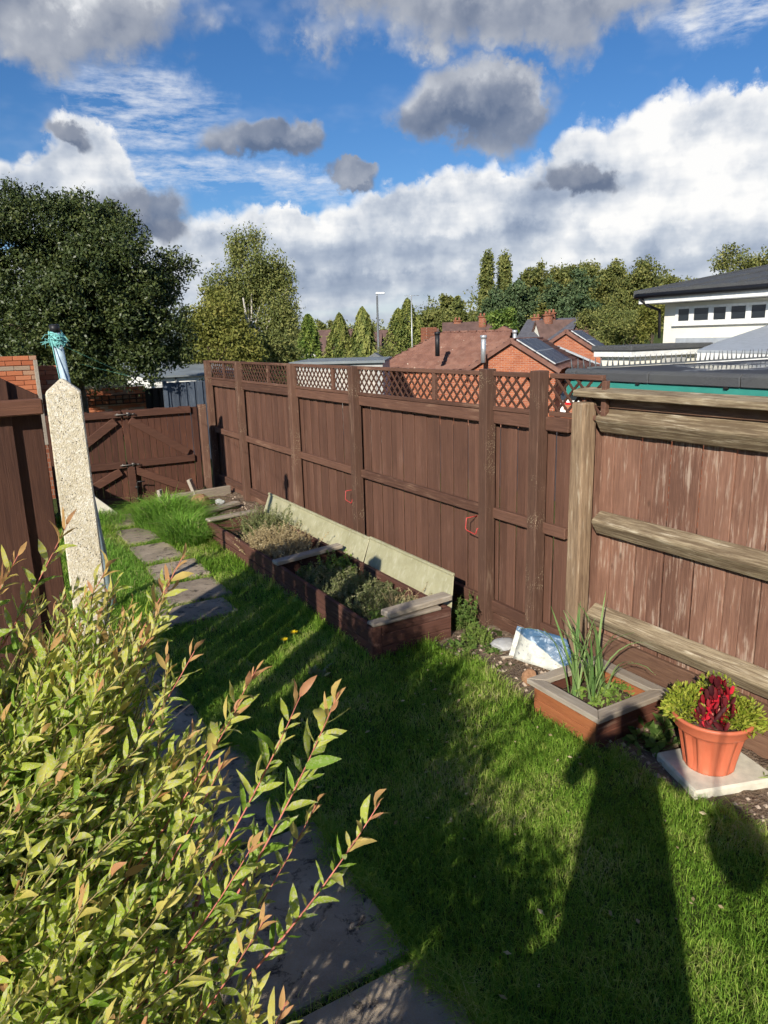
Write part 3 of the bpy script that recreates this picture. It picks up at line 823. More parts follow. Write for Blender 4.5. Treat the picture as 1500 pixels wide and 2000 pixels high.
for z in (1.405, .645):
    g_ = MB(); g_.tube([(1.95, GY - .065, z), (2.2, GY - .065, z)], .008, 6); g_.box((1.98, GY - .06, z - .02), (2.0, GY - .04, z + .02)); g_.box((2.12, GY - .065, z - .025), (2.16, GY - .042, z + .025)); g_.tube([(2.19, GY - .05, z), (2.21, GY - .09, z), (2.24, GY - .06, z)], .008, 6)
    g_.build('bolt', 'steel', gate)
g_ = MB(); g_.tube([(2.16, GY - .08, .03), (2.16, GY - .08, .36), (2.17, GY - .09, .38), (2.27, GY - .12, .38)], .010, 7); g_.box((2.13, GY - .085, .28), (2.19, GY - .061, .31)); g_.box((2.13, GY - .085, .10), (2.19, GY - .061, .13)); g_.build('drop_bolt', 'black_iron', gate)
gp = box((3.22, GY - .05, -.05), (3.335, GY + .06, 1.47)).build('gate_post', 'post_brown', bevel=.008); tag(gp, 'weathered brown gate post between the gate and the trellis fence', 'post')
gp = box((3.11, GY - .0, -.02), (3.20, GY + .05, 1.44)).build('closing_strip', 'gate_wood', gate, bevel=.004)
side = thing('added_side_fence', 'low dark board fence out of view, added to shade the foot of the gate', 'fence', (.9, 10.7, 0))  # hidden from the lens, added to cast the dark triangle low on the gate
for i in range(12): piece('board', 'gate_wood', side, (.62, 10.0 + i * .1, .5), (.02, .095, 1.0), None, .003)
ws = MB().hexa([(1.42, 10.55, 0), (1.80, 10.55, 0), (1.80, 10.62, 0), (1.42, 10.62, 0), (1.30, 10.66, .36), (1.44, 10.66, .36), (1.44, 10.72, .36), (1.30, 10.72, .36)]).build('stone_offcut', 'stone_pale', bevel=.006); tag(ws, 'pale stone offcut leaning by the foot of the gate', 'stone')

# ------------------------------------------------------------------ raised bed
BX0, BX1, BY0, BY1, BH = 2.46, 3.20, 4.46, 8.58, .27
bed = thing('raised_bed', 'long raised vegetable bed of brown boards beside the trellis fence', 'raised bed', (2.83, 6.5, 0))
for z0_, z1_ in ((-.03, .128), (.131, BH)):
    MB().hexa([(BX0, BY0 + .06, z0_), (BX0 + .04, BY0 + .06, z0_), (BX0 + .04, 6.42, z0_), (BX0, 6.42, z0_), (BX0, BY0 + .06, z1_), (BX0 + .04, BY0 + .06, z1_), (BX0 + .04, 6.42, z1_), (BX0, 6.42, z1_)]).build('side_board', 'bed_board', bed, bevel=.005)
    MB().hexa([(BX0 + .005, 6.44, z0_), (BX0 + .045, 6.44, z0_), (BX0 + .02, BY1, z0_), (BX0 - .02, BY1, z0_), (BX0 + .005, 6.44, z1_), (BX0 + .045, 6.44, z1_), (BX0 + .02, BY1, z1_ - .015), (BX0 - .02, BY1, z1_ - .015)]).build('side_board', 'bed_board', bed, bevel=.005)
    box((BX1 - .04, BY0 + .05, z0_), (BX1, BY1, z1_)).build('side_board', 'bed_board', bed, bevel=.005)
    box((BX0 + .03, BY1 - .045, z0_), (BX1 - .05, BY1 - .005, z1_ - .01)).build('end_board', 'bed_board_x', bed, bevel=.005)
for z0_, z1_ in ((-.03, .088), (.091, .19), (.193, BH)):
    box((BX0 + .085, BY0, z0_), (BX1, BY0 + .04, z1_)).build('end_board', 'bed_board_x', bed, bevel=.005)
box((BX0 - .012, BY0 - .012, -.04), (BX0 + .08, BY0 + .055, .265)).build('corner_post', 'bed_board', bed, bevel=.008)
box((BX0 + .02, 6.40, .02), (BX1 - .05, 6.45, BH - .01)).build('divider', 'bed_board_x', bed, bevel=.005)
lumpy('soil_fill', 'bed_soil', BX0 + .05, BX1 - .045, BY0 + .05, 6.39, .13, .03, kind=None, parent=bed)
lumpy('soil_fill', 'bed_soil', BX0 + .05, BX1 - .045, 6.46, BY1 - .05, .10, .03, kind=None, parent=bed)
def plank(name, label, a, b, w, h, mat):
    o = MB().bar(a, b, w, h).build(name, mat, bevel=.008); return tag(o, label, 'plank')
plank('timber_plank', 'short grey plank lying askew on the near end of the raised bed', (2.60, 4.50, BH + .062), (3.24, 4.565, BH + .058), .12, .05, 'grey_plank')
plank('timber_plank', 'thin worn coping plank under the askew plank on the raised bed', (BX0 + .0, 4.49, BH + .014), (3.10, 4.50, BH + .014), .10, .028, 'grey_plank')
plank('timber_plank', 'weathered plank laid across the middle of the raised bed', (BX0 - .02, 6.36, BH + .02), (BX1 + .01, 6.45, BH + .045), .11, .042, 'grey_plank')
plank('timber_plank', 'weathered plank laid across the far end of the raised bed', (BX0 - .04, 8.50, BH + .014), (3.1, 8.62, BH + .014), .10, .036, 'grey_plank')
plank('timber_plank', 'loose pale plank lying on rubble beyond the raised bed', (2.58, 9.62, .10), (3.30, 9.95, .12), .13, .05, 'grey_plank')
plank('timber_plank', 'plank half buried among the dry weeds inside the raised bed', (2.75, 7.55, .20), (3.14, 7.62, .24), .09, .035, 'grey_plank')
plank('timber_edge', 'long edging board at the foot of the gate post', (2.55, 10.86, .10), (3.55, 11.0, .10), .05, .16, 'grey_plank')
plank('timber_stake', 'short pale wooden stake leaning beside the tall grass', (2.42, 10.70, .0), (2.38, 10.74, .30), .10, .05, 'grey_plank_y')
plank('timber_stake', 'pale wooden stake leaning on the gate post foot', (2.98, 10.92, .06), (2.90, 10.98, .36), .12, .05, 'grey_plank_y')
# leaning pale sheets behind the bed
def leaning(label, y0, y1, ya, x0, z0_, x1, zt):
    o = MB()
    o.hexa([(x0, y0, z0_), (x0 + .012, y0, z0_), (x0 + .012, y1, z0_), (x0, y1, z0_), (x1, ya, zt), (x1 + .012, ya, zt), (x1 + .012, y1 + .06, zt), (x1, y1 + .06, zt)])
    r = thing('leaning_sheet', label, 'sheet', (x0, (y0 + y1) / 2, 0), 'pale sheets leaning behind the raised bed')
    o.build('panel', 'fibre_sheet', r, bevel=.003)
    MB().bar((x1 + .004, ya, zt + .012), (x1 + .004, y1 + .06, zt + .012), .03, .026).build('rolled_edge', 'fibre_sheet', r, bevel=.006)
leaning('near pale yellowish sheet leaning behind the raised bed, shadow of a post on it', 4.50, 6.00, 4.64, BX1 + .015, .16, BX1 + .15, .455)
leaning('far pale yellowish sheet leaning behind the raised bed, partly behind dry weeds', 6.04, 8.75, 6.10, BX1 + .02, .16, BX1 + .16, .435)

# ------------------------------------------------------------------ weeds and small plants
def plant(name, label, c, rx, ry, h, nst, mat, leafL, per, spread=.35, stem='straw_stem', cat='plant', group=None, wr=.45, up=.3):
    c = Vector(c); root = thing(name, label, cat, c, group)
    mb = MB(); LP, LD, LT = [], [], []
    for i in range(nst):
        a = random.uniform(0, 6.283); r = math.sqrt(random.random())
        b = c + Vector((math.cos(a) * rx * r, math.sin(a) * ry * r, 0))
        hh = h * random.uniform(.55, 1.05) * (1 - .3 * r)
        o = Vector((random.gauss(0, spread), random.gauss(0, spread), 1)) * hh
        m = b + o * .5 + Vector((random.gauss(0, .1), random.gauss(0, .1), 0)) * hh; e = b + o
        mb.tube([b, m, e], [.0028, .0022, .001], 4, False)
        tt = random.random()
        for k in range(per):
            u = random.uniform(.12, 1.0); p = b.lerp(m, u * 2) if u < .5 else m.lerp(e, u * 2 - 1)
            dv = Vector((random.gauss(0, 1), random.gauss(0, 1), random.gauss(up, .6))).normalized()
            LP.append(p + dv * leafL * .5); LD.append(dv); LT.append(min(1, max(0, tt * .6 + random.random() * .4)))
    mb.build('stems', stem, root)['kind'] = 'stuff'
    L = leafL * rng.uniform(.6, 1.3, len(LP))
    v, q, tt = leaf_quads(np.array(LP), np.array(LD), L, L * wr, np.array(LT), unit(np.array((0, 0, 1.0)) + rng.normal(size=(len(LP), 3)) * .6))
    np_mesh('foliage', mat, v, q, tt, root)['kind'] = 'stuff'
    return root
plant('dry_weed', 'straw-coloured dry weeds in the middle of the raised bed', (2.80, 7.08, .10), .32, .60, .36, 380, 'weed_straw', .021, 52)
plant('tall_weed', 'grey-green feathery weeds at the far end of the raised bed', (2.98, 7.95, .10), .28, .46, .42, 220, 'weed_grey', .021, 48, stem='stem_green')
plant('low_weed', 'greyish low weeds filling the near half of the raised bed', (2.84, 5.45, .12), .33, .86, .20, 560, 'weed_grey', .022, 40, stem='stem_green')
plant('leafy_weed', 'bright green leafy weed behind the middle plank of the raised bed', (3.02, 6.12, .12), .14, .18, .26, 40, 'weed_green', .034, 26, stem='stem_green')
plant('leafy_weed', 'small green leafy weed against the middle plank, left in the bed', (2.74, 6.22, .12), .14, .10, .14, 24, 'weed_green', .026, 16, stem='stem_green')
plant('leafy_weed', 'upright green weed at the near left corner inside the bed', (2.64, 4.72, .12), .06, .10, .27, 14, 'weed_green', .036, 14, stem='stem_green')
plant('dry_weed', 'pale seeding weeds at the near right corner inside the bed', (3.0, 4.86, .12), .14, .16, .26, 46, 'weed_straw', .017, 26)
plant('low_weed', 'small pale weed growing at the outside foot of the bed', (2.42, 5.95, 0), .05, .10, .16, 16, 'weed_grey', .022, 14, stem='stem_green')
plant('cushion_weed', 'rounded light green cushion plant at the near corner of the bed', (3.33, 4.28, 0), .13, .13, .16, 90, 'weed_green', .014, 30, spread=.2, stem='stem_green')
plant('broad_weed', 'dark broad-leaved weed beside the near right foot of the bed', (3.12, 4.24, 0), .10, .08, .10, 14, 'dock_leaf', .07, 5, spread=1.0, stem='stem_green', wr=.4)
plant('broad_weed', 'low broad-leaved weed between the bed corner and the grey stone', (3.28, 4.05, 0), .08, .06, .07, 12, 'dock_leaf', .05, 6, spread=1.0, stem='stem_green')
plant('climbing_weed', 'dark leafy weed growing between the bed and the fence post', (3.42, 4.58, 0), .08, .12, .32, 20, 'dock_leaf', .045, 16, stem='stem_green')
plant('dock_plant', 'broad dark green dock leaves between planter and terracotta pot', (3.28, 2.52, 0), .15, .08, .13, 16, 'dock_leaf', .085, 5, spread=.9, stem='stem_green', wr=.5)
plant('dock_plant', 'dark green leaves growing at the planter side near the old fence', (3.50, 2.52, 0), .08, .06, .20, 9, 'dock_leaf', .09, 5, spread=.7, stem='stem_green', wr=.5)
plant('grassy_weed', 'spiky dark weed at the right edge beside the pale slab', (3.56, 1.86, 0), .10, .08, .13, 26, 'weed_green', .05, 8, spread=.9, stem='stem_green', wr=.16)
plant('rosette_weed', 'flat grey-green rosette weed in the shaded lawn', (1.98, 4.42, .01), .07, .07, .05, 12, 'weed_grey', .06, 4, spread=1.6, stem='stem_green', wr=.4)

def dandelion(c, label):
    c = Vector(c); r = thing('dandelion', label, 'flower', c, 'yellow flowers in the shaded lawn')
    top = c + Vector((.01, 0, .075)); MB().tube([c, c + Vector((.006, 0, .04)), top], .002, 5).build('stem', 'stem_green', r)
    n = 34; a = rng.uniform(0, 6.283, n); rr = rng.uniform(.005, .028, n)
    P = np.stack([top.x + np.cos(a) * rr, top.y + np.sin(a) * rr, top.z + .004 + rng.uniform(0, .005, n)], 1)
    d = np.stack([np.cos(a), np.sin(a), np.full(n, .25)], 1)
    v, q, tt = leaf_quads(P, d, .032, .010, np.zeros(n), np.tile((0, 0, 1.0), (n, 1))); np_mesh('petals', 'yellow_petal', v, q, tt, r)
def gpt(px, py): 
    d = RM @ np.array((px - 750.0, 1000.0 - py, -FPX)); tt = -CAM_H / d[2]; return Vector(CP + d * tt)
p_ = gpt(573, 1252); dandelion((p_.x, p_.y, 0), 'yellow flower on the lawn nearer the raised bed')
p_ = gpt(553, 1267); dandelion((p_.x, p_.y, 0), 'yellow flower on the lawn farther from the raised bed')

# ------------------------------------------------------------------ stones, rubble, sand heap, bag
def rock(name, label, c, s, mat, seed, cat='stone', group=None, flat=1.0):
    r_ = random.Random(seed); bm = bmesh.new(); bmesh.ops.create_icosphere(bm, subdivisions=3, radius=1)
    dirs = [Vector((r_.gauss(0, 1), r_.gauss(0, 1), r_.gauss(0, 1))).normalized() for _ in range(7)]
    for v in bm.verts:
        k = 1.0
        for d in dirs:
            q = v.co.normalized().dot(d)
            if q > .72: k = min(k, .72 / q)
        v.co = Vector((v.co.x * s[0], v.co.y * s[1], v.co.z * s[2])) * k * r_.uniform(.96, 1.03)
    me = bpy.data.meshes.new(name); bm.to_mesh(me); bm.free(); me.materials.append(MATS[mat])
    o = link(name, me); o.location = c; o.rotation_euler = (0, 0, r_.uniform(0, 6))
    if label: tag(o, label, cat, group)
    return o
rock('flat_stone', 'flat pale grey stone lying by the green cushion plant', (3.42, 4.06, .035), (.12, .10, .045), 'stone_grey', 3)
rock('small_stone', 'white-grey stone on the rubble by the loose far plank', (3.12, 10.2, .11), (.09, .07, .05), 'stone_grey', 4)
rock('brick_lump', 'reddish brown lump of earth in front of the bag', (3.20, 3.52, .045), (.075, .06, .06), 'sand_heap', 5, 'clod')
rock('stick', 'pale strip of broken wood lying on the soil near the bag', (3.36, 3.86, .03), (.12, .02, .015), 'grey_plank', 6, 'wood')
h_ = rock('sand_heap', 'small heap of orange-brown sand near the gate post', (2.90, 10.45, .06), (.22, .20, .16), 'sand_heap', 8, 'sand')
peb = MB(); pr = random.Random(5)
for i in range(420):
    x_, y_ = (pr.uniform(3.02, 3.56), pr.uniform(1.5, 4.5)) if i < 270 else (pr.uniform(2.62, 3.5), pr.uniform(8.7, 10.7))
    s_ = pr.uniform(.006, .022); c_ = Vector((x_, y_, (.015 if i < 270 else .055) + s_ * .3))
    vs = [c_ + Vector((pr.uniform(-1, 1), pr.uniform(-1, 1), pr.uniform(-.7, .7))).normalized() * s_ for _ in range(4)] 
    a, b, c2, d_ = [c_ + Vector((math.cos(k * 1.57 + pr.random() * .6) * s_, math.sin(k * 1.57 + pr.random() * .6) * s_, 0)) for k in range(4)]
    u_, l_ = c_ + Vector((pr.uniform(-.3, .3) * s_, 0, s_ * .75)), c_ - Vector((0, 0, s_))
    peb.add([a, b, c2, d_, u_, l_], [(0, 1, 4), (1, 2, 4), (2, 3, 4), (3, 0, 4), (1, 0, 5), (2, 1, 5), (3, 2, 5), (0, 3, 5)])
o = peb.build('pebbles', 'stone_small'); tag(o, 'scattered small stones on the bare soil by the fence', 'gravel', kind='stuff')

def bag():
    r = thing('compost_bag', 'crumpled blue and white plastic sack leaning at the fence foot', 'bag', (3.44, 3.66, 0))
    bm = bmesh.new(); bmesh.ops.create_cube(bm, size=2.0); bmesh.ops.subdivide_edges(bm, edges=bm.edges, cuts=9, use_grid_fill=True)
    rr = random.Random(2)
    for v in bm.verts:
        x_, y_, z_ = v.co
        edge = (1 - abs(x_) ** 4) ** .5
        th = .30 + .70 * edge
        n = .05 * math.sin(x_ * 9 + z_ * 4) + .05 * math.sin(z_ * 11 - x_ * 5) + rr.uniform(-.03, .03)
        v.co = Vector((x_ * .215, y_ * .085 * th * (1 + n * 2) , (z_ * .5 + .5) * .26 * (1 - .10 * x_ * x_) + n * .02))
    me = bpy.data.meshes.new('sack'); bm.to_mesh(me); bm.free(); me.materials.append(MATS['bag_film'])
    me.polygons.foreach_set('use_smooth', [True] * len(me.polygons))
    o = link('sack', me, r); o.rotation_euler = (RAD(-28), RAD(6), RAD(-62))
    e = box((-.26, -.004, -.0), (-.20, .004, .245)).build('sealed_end', 'bag_film', None, bevel=.002); e.parent = r; e.rotation_euler = (RAD(-28), RAD(6), RAD(-62))
bag()

# ------------------------------------------------------------------ square planter with sword-leaved plant
PX0, PX1, PY0, PY1, PZ = 2.93, 3.56, 2.63, 3.25, .225
pl = thing('square_planter', 'square wooden planter with grey frame top and orange stained side', 'planter', (3.25, 2.94, 0))
w = .085; zt, zb = PZ, PZ - .036
def frame_piece(a, b, c, d, m): MB().hexa([(*q, zb) for q in (a, b, c, d)] + [(*q, zt) for q in (a, b, c, d)]).build('frame_board', m, pl, bevel=.004)
frame_piece((PX0, PY0), (PX1, PY0), (PX1 - w, PY0 + w), (PX0 + w, PY0 + w), 'grey_plank')
frame_piece((PX0, PY1), (PX0, PY0 + .002), (PX0 + w - .002, PY0 + w), (PX0 + w - .002, PY1 - w), 'grey_plank_y')
frame_piece((PX1, PY0 + .002), (PX1, PY1), (PX1 - w + .002, PY1 - w), (PX1 - w + .002, PY0 + w), 'grey_plank_y')
frame_piece((PX0 + .002, PY1), (PX0 + w, PY1 - w), (PX1 - w, PY1 - w), (PX1 - .002, PY1), 'grey_plank')
i_ = .035
for z0_, z1_ in ((-.02, .092), (.094, zb - .001)):
    box((PX0 + i_, PY0 + i_ + .02, z0_), (PX0 + i_ + .02, PY1 - i_, z1_)).build('side_board', 'planter_orange', pl, bevel=.004)
    box((PX1 - i_ - .02, PY0 + i_ + .02, z0_), (PX1 - i_, PY1 - i_, z1_)).build('side_board', 'planter_orange', pl, bevel=.004)
    box((PX0 + i_, PY0 + i_, z0_), (PX1 - i_, PY0 + i_ + .018, z1_)).build('side_board', 'planter_dark', pl, bevel=.004)
    box((PX0 + i_ + .021, PY1 - i_ - .02, z0_), (PX1 - i_ - .021, PY1 - i_, z1_)).build('side_board', 'planter_dark', pl, bevel=.004)
lumpy('soil_fill', 'soil', PX0 + .056, PX1 - .056, PY0 + .055, PY1 - .056, .14, .015, kind=None, parent=pl)
def sword(name, label, c, n, L0, seed):
    rr = random.Random(seed); c = Vector(c); root = thing(name, label, 'plant', c)
    for i in range(n):
        a = rr.uniform(0, 6.283); L = L0 * rr.uniform(.55, 1.1); b = c + Vector((rr.uniform(-.10, .12), rr.uniform(-.09, .10), 0))
        o = (Vector((math.cos(a), math.sin(a), 0)) + Vector((-.35, .35, 0))).normalized(); lean = rr.uniform(.05, .34); bend = rr.uniform(.1, 1.0) ** 1.5
        sd = Vector((-o.y, o.x, 0)); sd = (sd + Vector((rr.gauss(0, .5), rr.gauss(0, .5), 0))).normalized()
        pts = []; p = b.copy(); ang = lean
        for k in range(9):
            pts.append(p.copy()); ang += bend * .28 * (k / 8) ** 1.2 * 2; p = p + (o * math.sin(ang) + Vector((0, 0, 1)) * math.cos(ang)) * (L / 8)
        W_ = [.007, .0075, .008, .008, .0078, .007, .006, .004, .0005]
        v = []; f = []
        for k, q in enumerate(pts): v += [q - sd * W_[k], q + o * .004, q + sd * W_[k]]
        for k in range(8): f += [(3 * k, 3 * k + 1, 3 * k + 4, 3 * k + 3), (3 * k + 1, 3 * k + 2, 3 * k + 5, 3 * k + 4)]
        np_mesh('leaf', 'iris_leaf', np.array([tuple(q) for q in v]), np.array(f), np.full(len(f), rr.uniform(.15, .95)), root, smooth=True)
    return root
sword('sword_leaf_plant', 'tall sword-leaved green plant growing in the square planter', (3.22, 2.97, .14), 42, .60, 11)
plant('leafy_weed', 'low green weeds around the foot of the planter plant', (3.28, 2.90, .14), .17, .17, .09, 40, 'weed_green', .04, 7, stem='stem_green')

# ------------------------------------------------------------------ terracotta pot on its slab
sl = MB().hexa([(3.155, 2.40, .0), (3.02, 2.04, 0), (3.50, 1.88, 0), (3.60, 2.28, 0), (3.155, 2.40, .06), (3.02, 2.04, .06), (3.50, 1.88, .06), (3.60, 2.28, .06)]).build('stone_slab', 'stone_pale', bevel=.012)
tag(sl, 'pale square stone slab under the terracotta pot', 'slab')
PC = Vector((3.305, 2.17, .06))
pot = thing('plant_pot', 'terracotta-coloured fluted plastic pot of red and lime plants', 'pot', PC)
def potmesh():
    prof = [(.0, .010, 0), (.128, .0, 0), (.134, .006, .5), (.142, .06, 1), (.158, .14, 1), (.172, .205, 1), (.178, .225, .4), (.182, .232, 0), (.196, .240, 0), (.202, .250, 0), (.205, .285, 0), (.213, .292, 0), (.218, .302, 0), (.215, .312, 0), (.205, .315, 0), (.197, .308, 0), (.188, .26, 0), (.0, .255, 0)]
    n = 96; v = []; f = []
    for (r, z, fl) in prof:
        for k in range(n):
            th = 2 * math.pi * k / n; s = math.cos(th * 12); g = -.021 * fl * max(0, min(1, (s + .30) * 4.0))
            v.append((PC.x + math.cos(th) * (r + g), PC.y + math.sin(th) * (r + g), PC.z + z))
    for i in range(len(prof) - 1):
        for k in range(n): f.append((i * n + k, i * n + (k + 1) % n, (i + 1) * n + (k + 1) % n, (i + 1) * n + k))
    mb = MB(); mb.v = v; mb.f = f; o = mb.build('vessel', 'terracotta_plastic', pot, smooth=True); return o
potmesh()
# soil in pot is a closed disc just below the rim
MB().tube([(PC.x, PC.y, PC.z + .256), (PC.x, PC.y, PC.z + .285)], .187, 32).build('soil_fill', 'soil', pot, smooth=False)
def cluster(name, label, c, r, n, mat, L, wr, tl=(0, 1), upb=.6, cat='plant', group=None, stem='stem_green', big=False):
    root = thing(name, label, cat, c, group); c = np.array(c)
    dirs = unit(rng.normal(size=(n, 3)) + np.array((0, 0, .45))); dirs[:, 2] = np.abs(dirs[:, 2])
    rad = rng.uniform(.45, 1.0, (n, 1)); P = c + dirs * rad * np.array(r)
    d = unit(dirs + rng.normal(size=(n, 3)) * .5); LL = L * rng.uniform(.6, 1.25, n)
    nr = unit(dirs * .6 + np.array((0, 0, upb)) + rng.normal(size=(n, 3)) * .45)
    v, q, tt = leaf_quads(P, d, LL, LL * wr, rng.uniform(tl[0], tl[1], n), nr)
    np_mesh('foliage', mat, v, q, tt, root)['kind'] = 'stuff'
    mb = MB()
    for k in range(0, n, max(1, n // 26)): mb.tube([tuple(c), tuple(c * .4 + P[k] * .6 + np.array((0, 0, .01))), tuple(P[k])], [.003, .0025, .0015], 4, False)
    mb.build('stems', stem, root)['kind'] = 'stuff'; return root
pz = PC.z + .28
cluster('lime_bedding', 'lime green bedding plant at the left side of the terracotta pot', (PC.x - .10, PC.y + .10, pz), (.135, .135, .19), 1300, 'lime_leaf', .034, .36, group='bedding plants in the pot')
cluster('lime_bedding', 'lime green bedding plant spilling over the right side of the pot', (PC.x + .06, PC.y - .13, pz), (.14, .13, .16), 1300, 'lime_leaf', .034, .36, group='bedding plants in the pot')
cluster('lime_bedding', 'pale seeding bedding plant at the back of the pot against the fence', (PC.x + .10, PC.y + .06, pz + .02), (.13, .15, .19), 700, 'lime_leaf', .030, .36, (.0, .8), group='bedding plants in the pot')
def begonia():
    c = Vector((PC.x - .035, PC.y - .035, pz)); root = thing('red_begonia', 'dark red leafy flowering plant in the middle of the pot', 'plant', c)
    mb = MB(); n = 210
    vs, fs, ts = [], [], []
    for i in range(n):
        d = Vector((random.gauss(0, 1), random.gauss(0, 1), abs(random.gauss(.3, .9)))).normalized(); r_ = random.uniform(.35, 1)
        p = c + Vector((d.x * .12 * r_, d.y * .12 * r_, d.z * .25 * r_ + .01))
        nrm = (d * .7 + Vector((-.4, -.4, .5)) + Vector((random.gauss(0, .5), random.gauss(0, .5), random.gauss(0, .4)))).normalized()
        a = nrm.orthogonal().normalized(); b = nrm.cross(a); R_ = random.uniform(.012, .025); cup = random.uniform(.1, .5)
        o = len(vs); vs.append(p - nrm * R_ * cup); k0 = random.uniform(0, 6)
        for k in range(8):
            th = k0 + k * math.pi / 4; rr = R_ * random.uniform(.85, 1.12); vs.append(p + a * math.cos(th) * rr * 1.35 + b * math.sin(th) * rr * .62 + nrm * abs(math.sin(th)) * rr * .35)
        t_ = random.random(); t_ = .78 + t_ * .22 if random.random() < .22 else t_ * .6
        for k in range(4): fs.append((o, o + 1 + 2 * k, o + 2 + 2 * k, o + 1 + (2 * k + 2) % 8)); ts.append(t_)
    np_mesh('foliage', 'red_leaf', np.array([tuple(q) for q in vs]), np.array(fs), np.array(ts), root)['kind'] = 'stuff'
    for k in range(9): mb.tube([c, c + Vector((random.uniform(-.06, .06), random.uniform(-.06, .06), .12))], .003, 4)
    mb.build('stems', 'stem_pink', root)['kind'] = 'stuff'
begonia()

# ------------------------------------------------------------------ variegated willow bush
BC = Vector((.02, 1.55, 0))
bush = thing('willow_bush', 'large variegated willow bush with yellow-green and orange leaves in the left foreground', 'bush', BC)
ROWS = ((.10, .055), (.30, .122), (.56, .130), (.80, .080))
_t = [(0, 2, 1), (0, 3, 2)]
for k in range(3):
    a_ = 1 + 3 * k; b_ = a_ + 3
    _t += [(a_, a_ + 1, b_ + 1), (a_, b_ + 1, b_), (a_ + 1, a_ + 2, b_ + 2), (a_ + 1, b_ + 2, b_ + 1)]
LF_TRI = np.array(_t + [(10, 11, 13), (11, 12, 13)]); NT = len(LF_TRI)
def leaf_shape(bend, fold, wk=1.0, twist=0.0):
    def z(u): return bend * (u - u * u * 1.6)
    v = [(0, 0, 0)]
    for i, (u, w) in enumerate(ROWS):
        w = w * wk; wv_ = .02 * math.sin(u * 9 + twist * 7)
        v += [(u, -w, z(u) + fold * w * 8 - twist * w + wv_), (u, 0, z(u)), (u, w, z(u) + fold * w * 8 + twist * w - wv_)]
    return np.array(v + [(1.0, 0, z(1.0) - .02)])
stems_mb = MB(); twigs_mb = MB(); leaves = []   # (pos, dir, up, length, tint)
def stem(b, tip, arch, nl, L0, heat=1.0, mb_=None, shade=0.0):
    b, tip = Vector(b), Vector(tip); m = b.lerp(tip, .5) + Vector(arch); pts = []
    for k in range(8):
        u = k / 7; pts.append((b * (1 - u) ** 2 + m * 2 * u * (1 - u) + tip * u * u))
    ln = (tip - b).length
    (mb_ or stems_mb).tube(pts, [.0030 - .0021 * k / 7 for k in range(8)], 5, False)
    for k in range(nl):
        u = .12 + .88 * (k + random.uniform(-.3, .3)) / nl; u = min(.995, max(0, u)); f_ = u * 7; i0 = min(6, int(f_)); p = pts[i0].lerp(pts[i0 + 1], f_ - i0)
        d = (pts[i0 + 1] - pts[i0]).normalized(); a = d.orthogonal().normalized(); th = k * 2.4 + random.uniform(-.5, .5)
        o = a * math.cos(th) + d.cross(a) * math.sin(th); tipy = max(0, (u - .86) / .14)
        ld_ = (d * (.75 + .5 * tipy) + o * (.75 - .45 * tipy) + Vector((0, 0, .12))).normalized()
        upv = (Vector((-.25, -.2, .9)) + Vector((random.gauss(0, .45), random.gauss(0, .45), random.gauss(0, .3)))).normalized()
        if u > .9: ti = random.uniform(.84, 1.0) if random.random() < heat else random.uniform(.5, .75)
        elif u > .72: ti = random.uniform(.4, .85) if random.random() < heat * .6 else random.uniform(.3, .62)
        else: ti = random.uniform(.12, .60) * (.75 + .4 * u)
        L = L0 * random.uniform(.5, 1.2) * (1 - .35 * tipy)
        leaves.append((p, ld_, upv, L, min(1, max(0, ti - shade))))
# long shoots that reach out over the path
for (px, py, D_, arch, nl, L0) in ((362, 1078, 1.85, (.05, 0, -.04), 24, .070), (340, 1120, 1.9, (.03, 0, -.04), 22, .066), (590, 1352, 1.5, (.07, -.05, -.05), 20, .066), (662, 1352, 1.45, (.10, -.05, -.07), 24, .072), (742, 1568, 1.35, (.08, -.04, -.07), 24, .058),
                                   (625, 1558, 1.75, (.06, 0, -.03), 22, .058), (505, 1300, 1.7, (.05, 0, .0), 22, .064), (470, 1370, 1.6, (.05, 0, .02), 22, .064), (385, 1262, 1.7, (.03, 0, .02), 22, .064), (560, 1955, 1.15, (.05, 0, .02), 22, .056), (520, 1790, 1.25, (.05, 0, .02), 22, .056),
                                   (500, 1640, 1.35, (.06, 0, .02), 22, .064), (440, 1480, 1.5, (.05, 0, .03), 22, .064), (135, 1015, 1.8, (0, 0, .0), 22, .070), (215, 1100, 1.8, (0, 0, .0), 22, .070), (40, 1075, 1.75, (0, 0, 0), 22, .070), (10, 1130, 1.5, (0, 0, 0), 22, .070), (290, 1230, 1.7, (.02, 0, 0), 22, .064)):
    tp = at(px, py, D_); b = at(px - random.uniform(200, 270), py + random.uniform(330, 420), D_ + .10)
    stem(b, tp, (.01, .0, -.03), nl + 12, L0 * 1.1)
# the body of the bush
NB = 680
for i in range(NB):
    a = random.uniform(0, 2 * math.pi); u = random.random() ** .55
    hz = 1.02 + .60 * math.sqrt(max(0, 1 - u * u * .9)) + random.gauss(0, .09)
    r_ = .78 * u
    tp = BC + Vector((math.cos(a) * r_ * (.56 if math.cos(a) > 0 else .85) + .02, math.sin(a) * r_ + .06 * hz, hz * random.uniform(.5, 1.0) if random.random() < .55 else hz))
    if tp.y < .80: tp.y = .80 + random.uniform(0, .18)
    ln_ = random.uniform(.40, .75); sp_ = random.uniform(.15, .6)
    b = tp - Vector((math.cos(a) * sp_ * .5 + random.uniform(.12, .42), math.sin(a) * sp_ * .5 - .02, ln_ * .62))
    if b.z < .1: b.z = .1
    stem(b, tp, (math.cos(a) * .05 + .03, math.sin(a) * .05, -.02), 34, .056, .22, mb_=twigs_mb, shade=.14 if tp.z < 1.1 else 0)
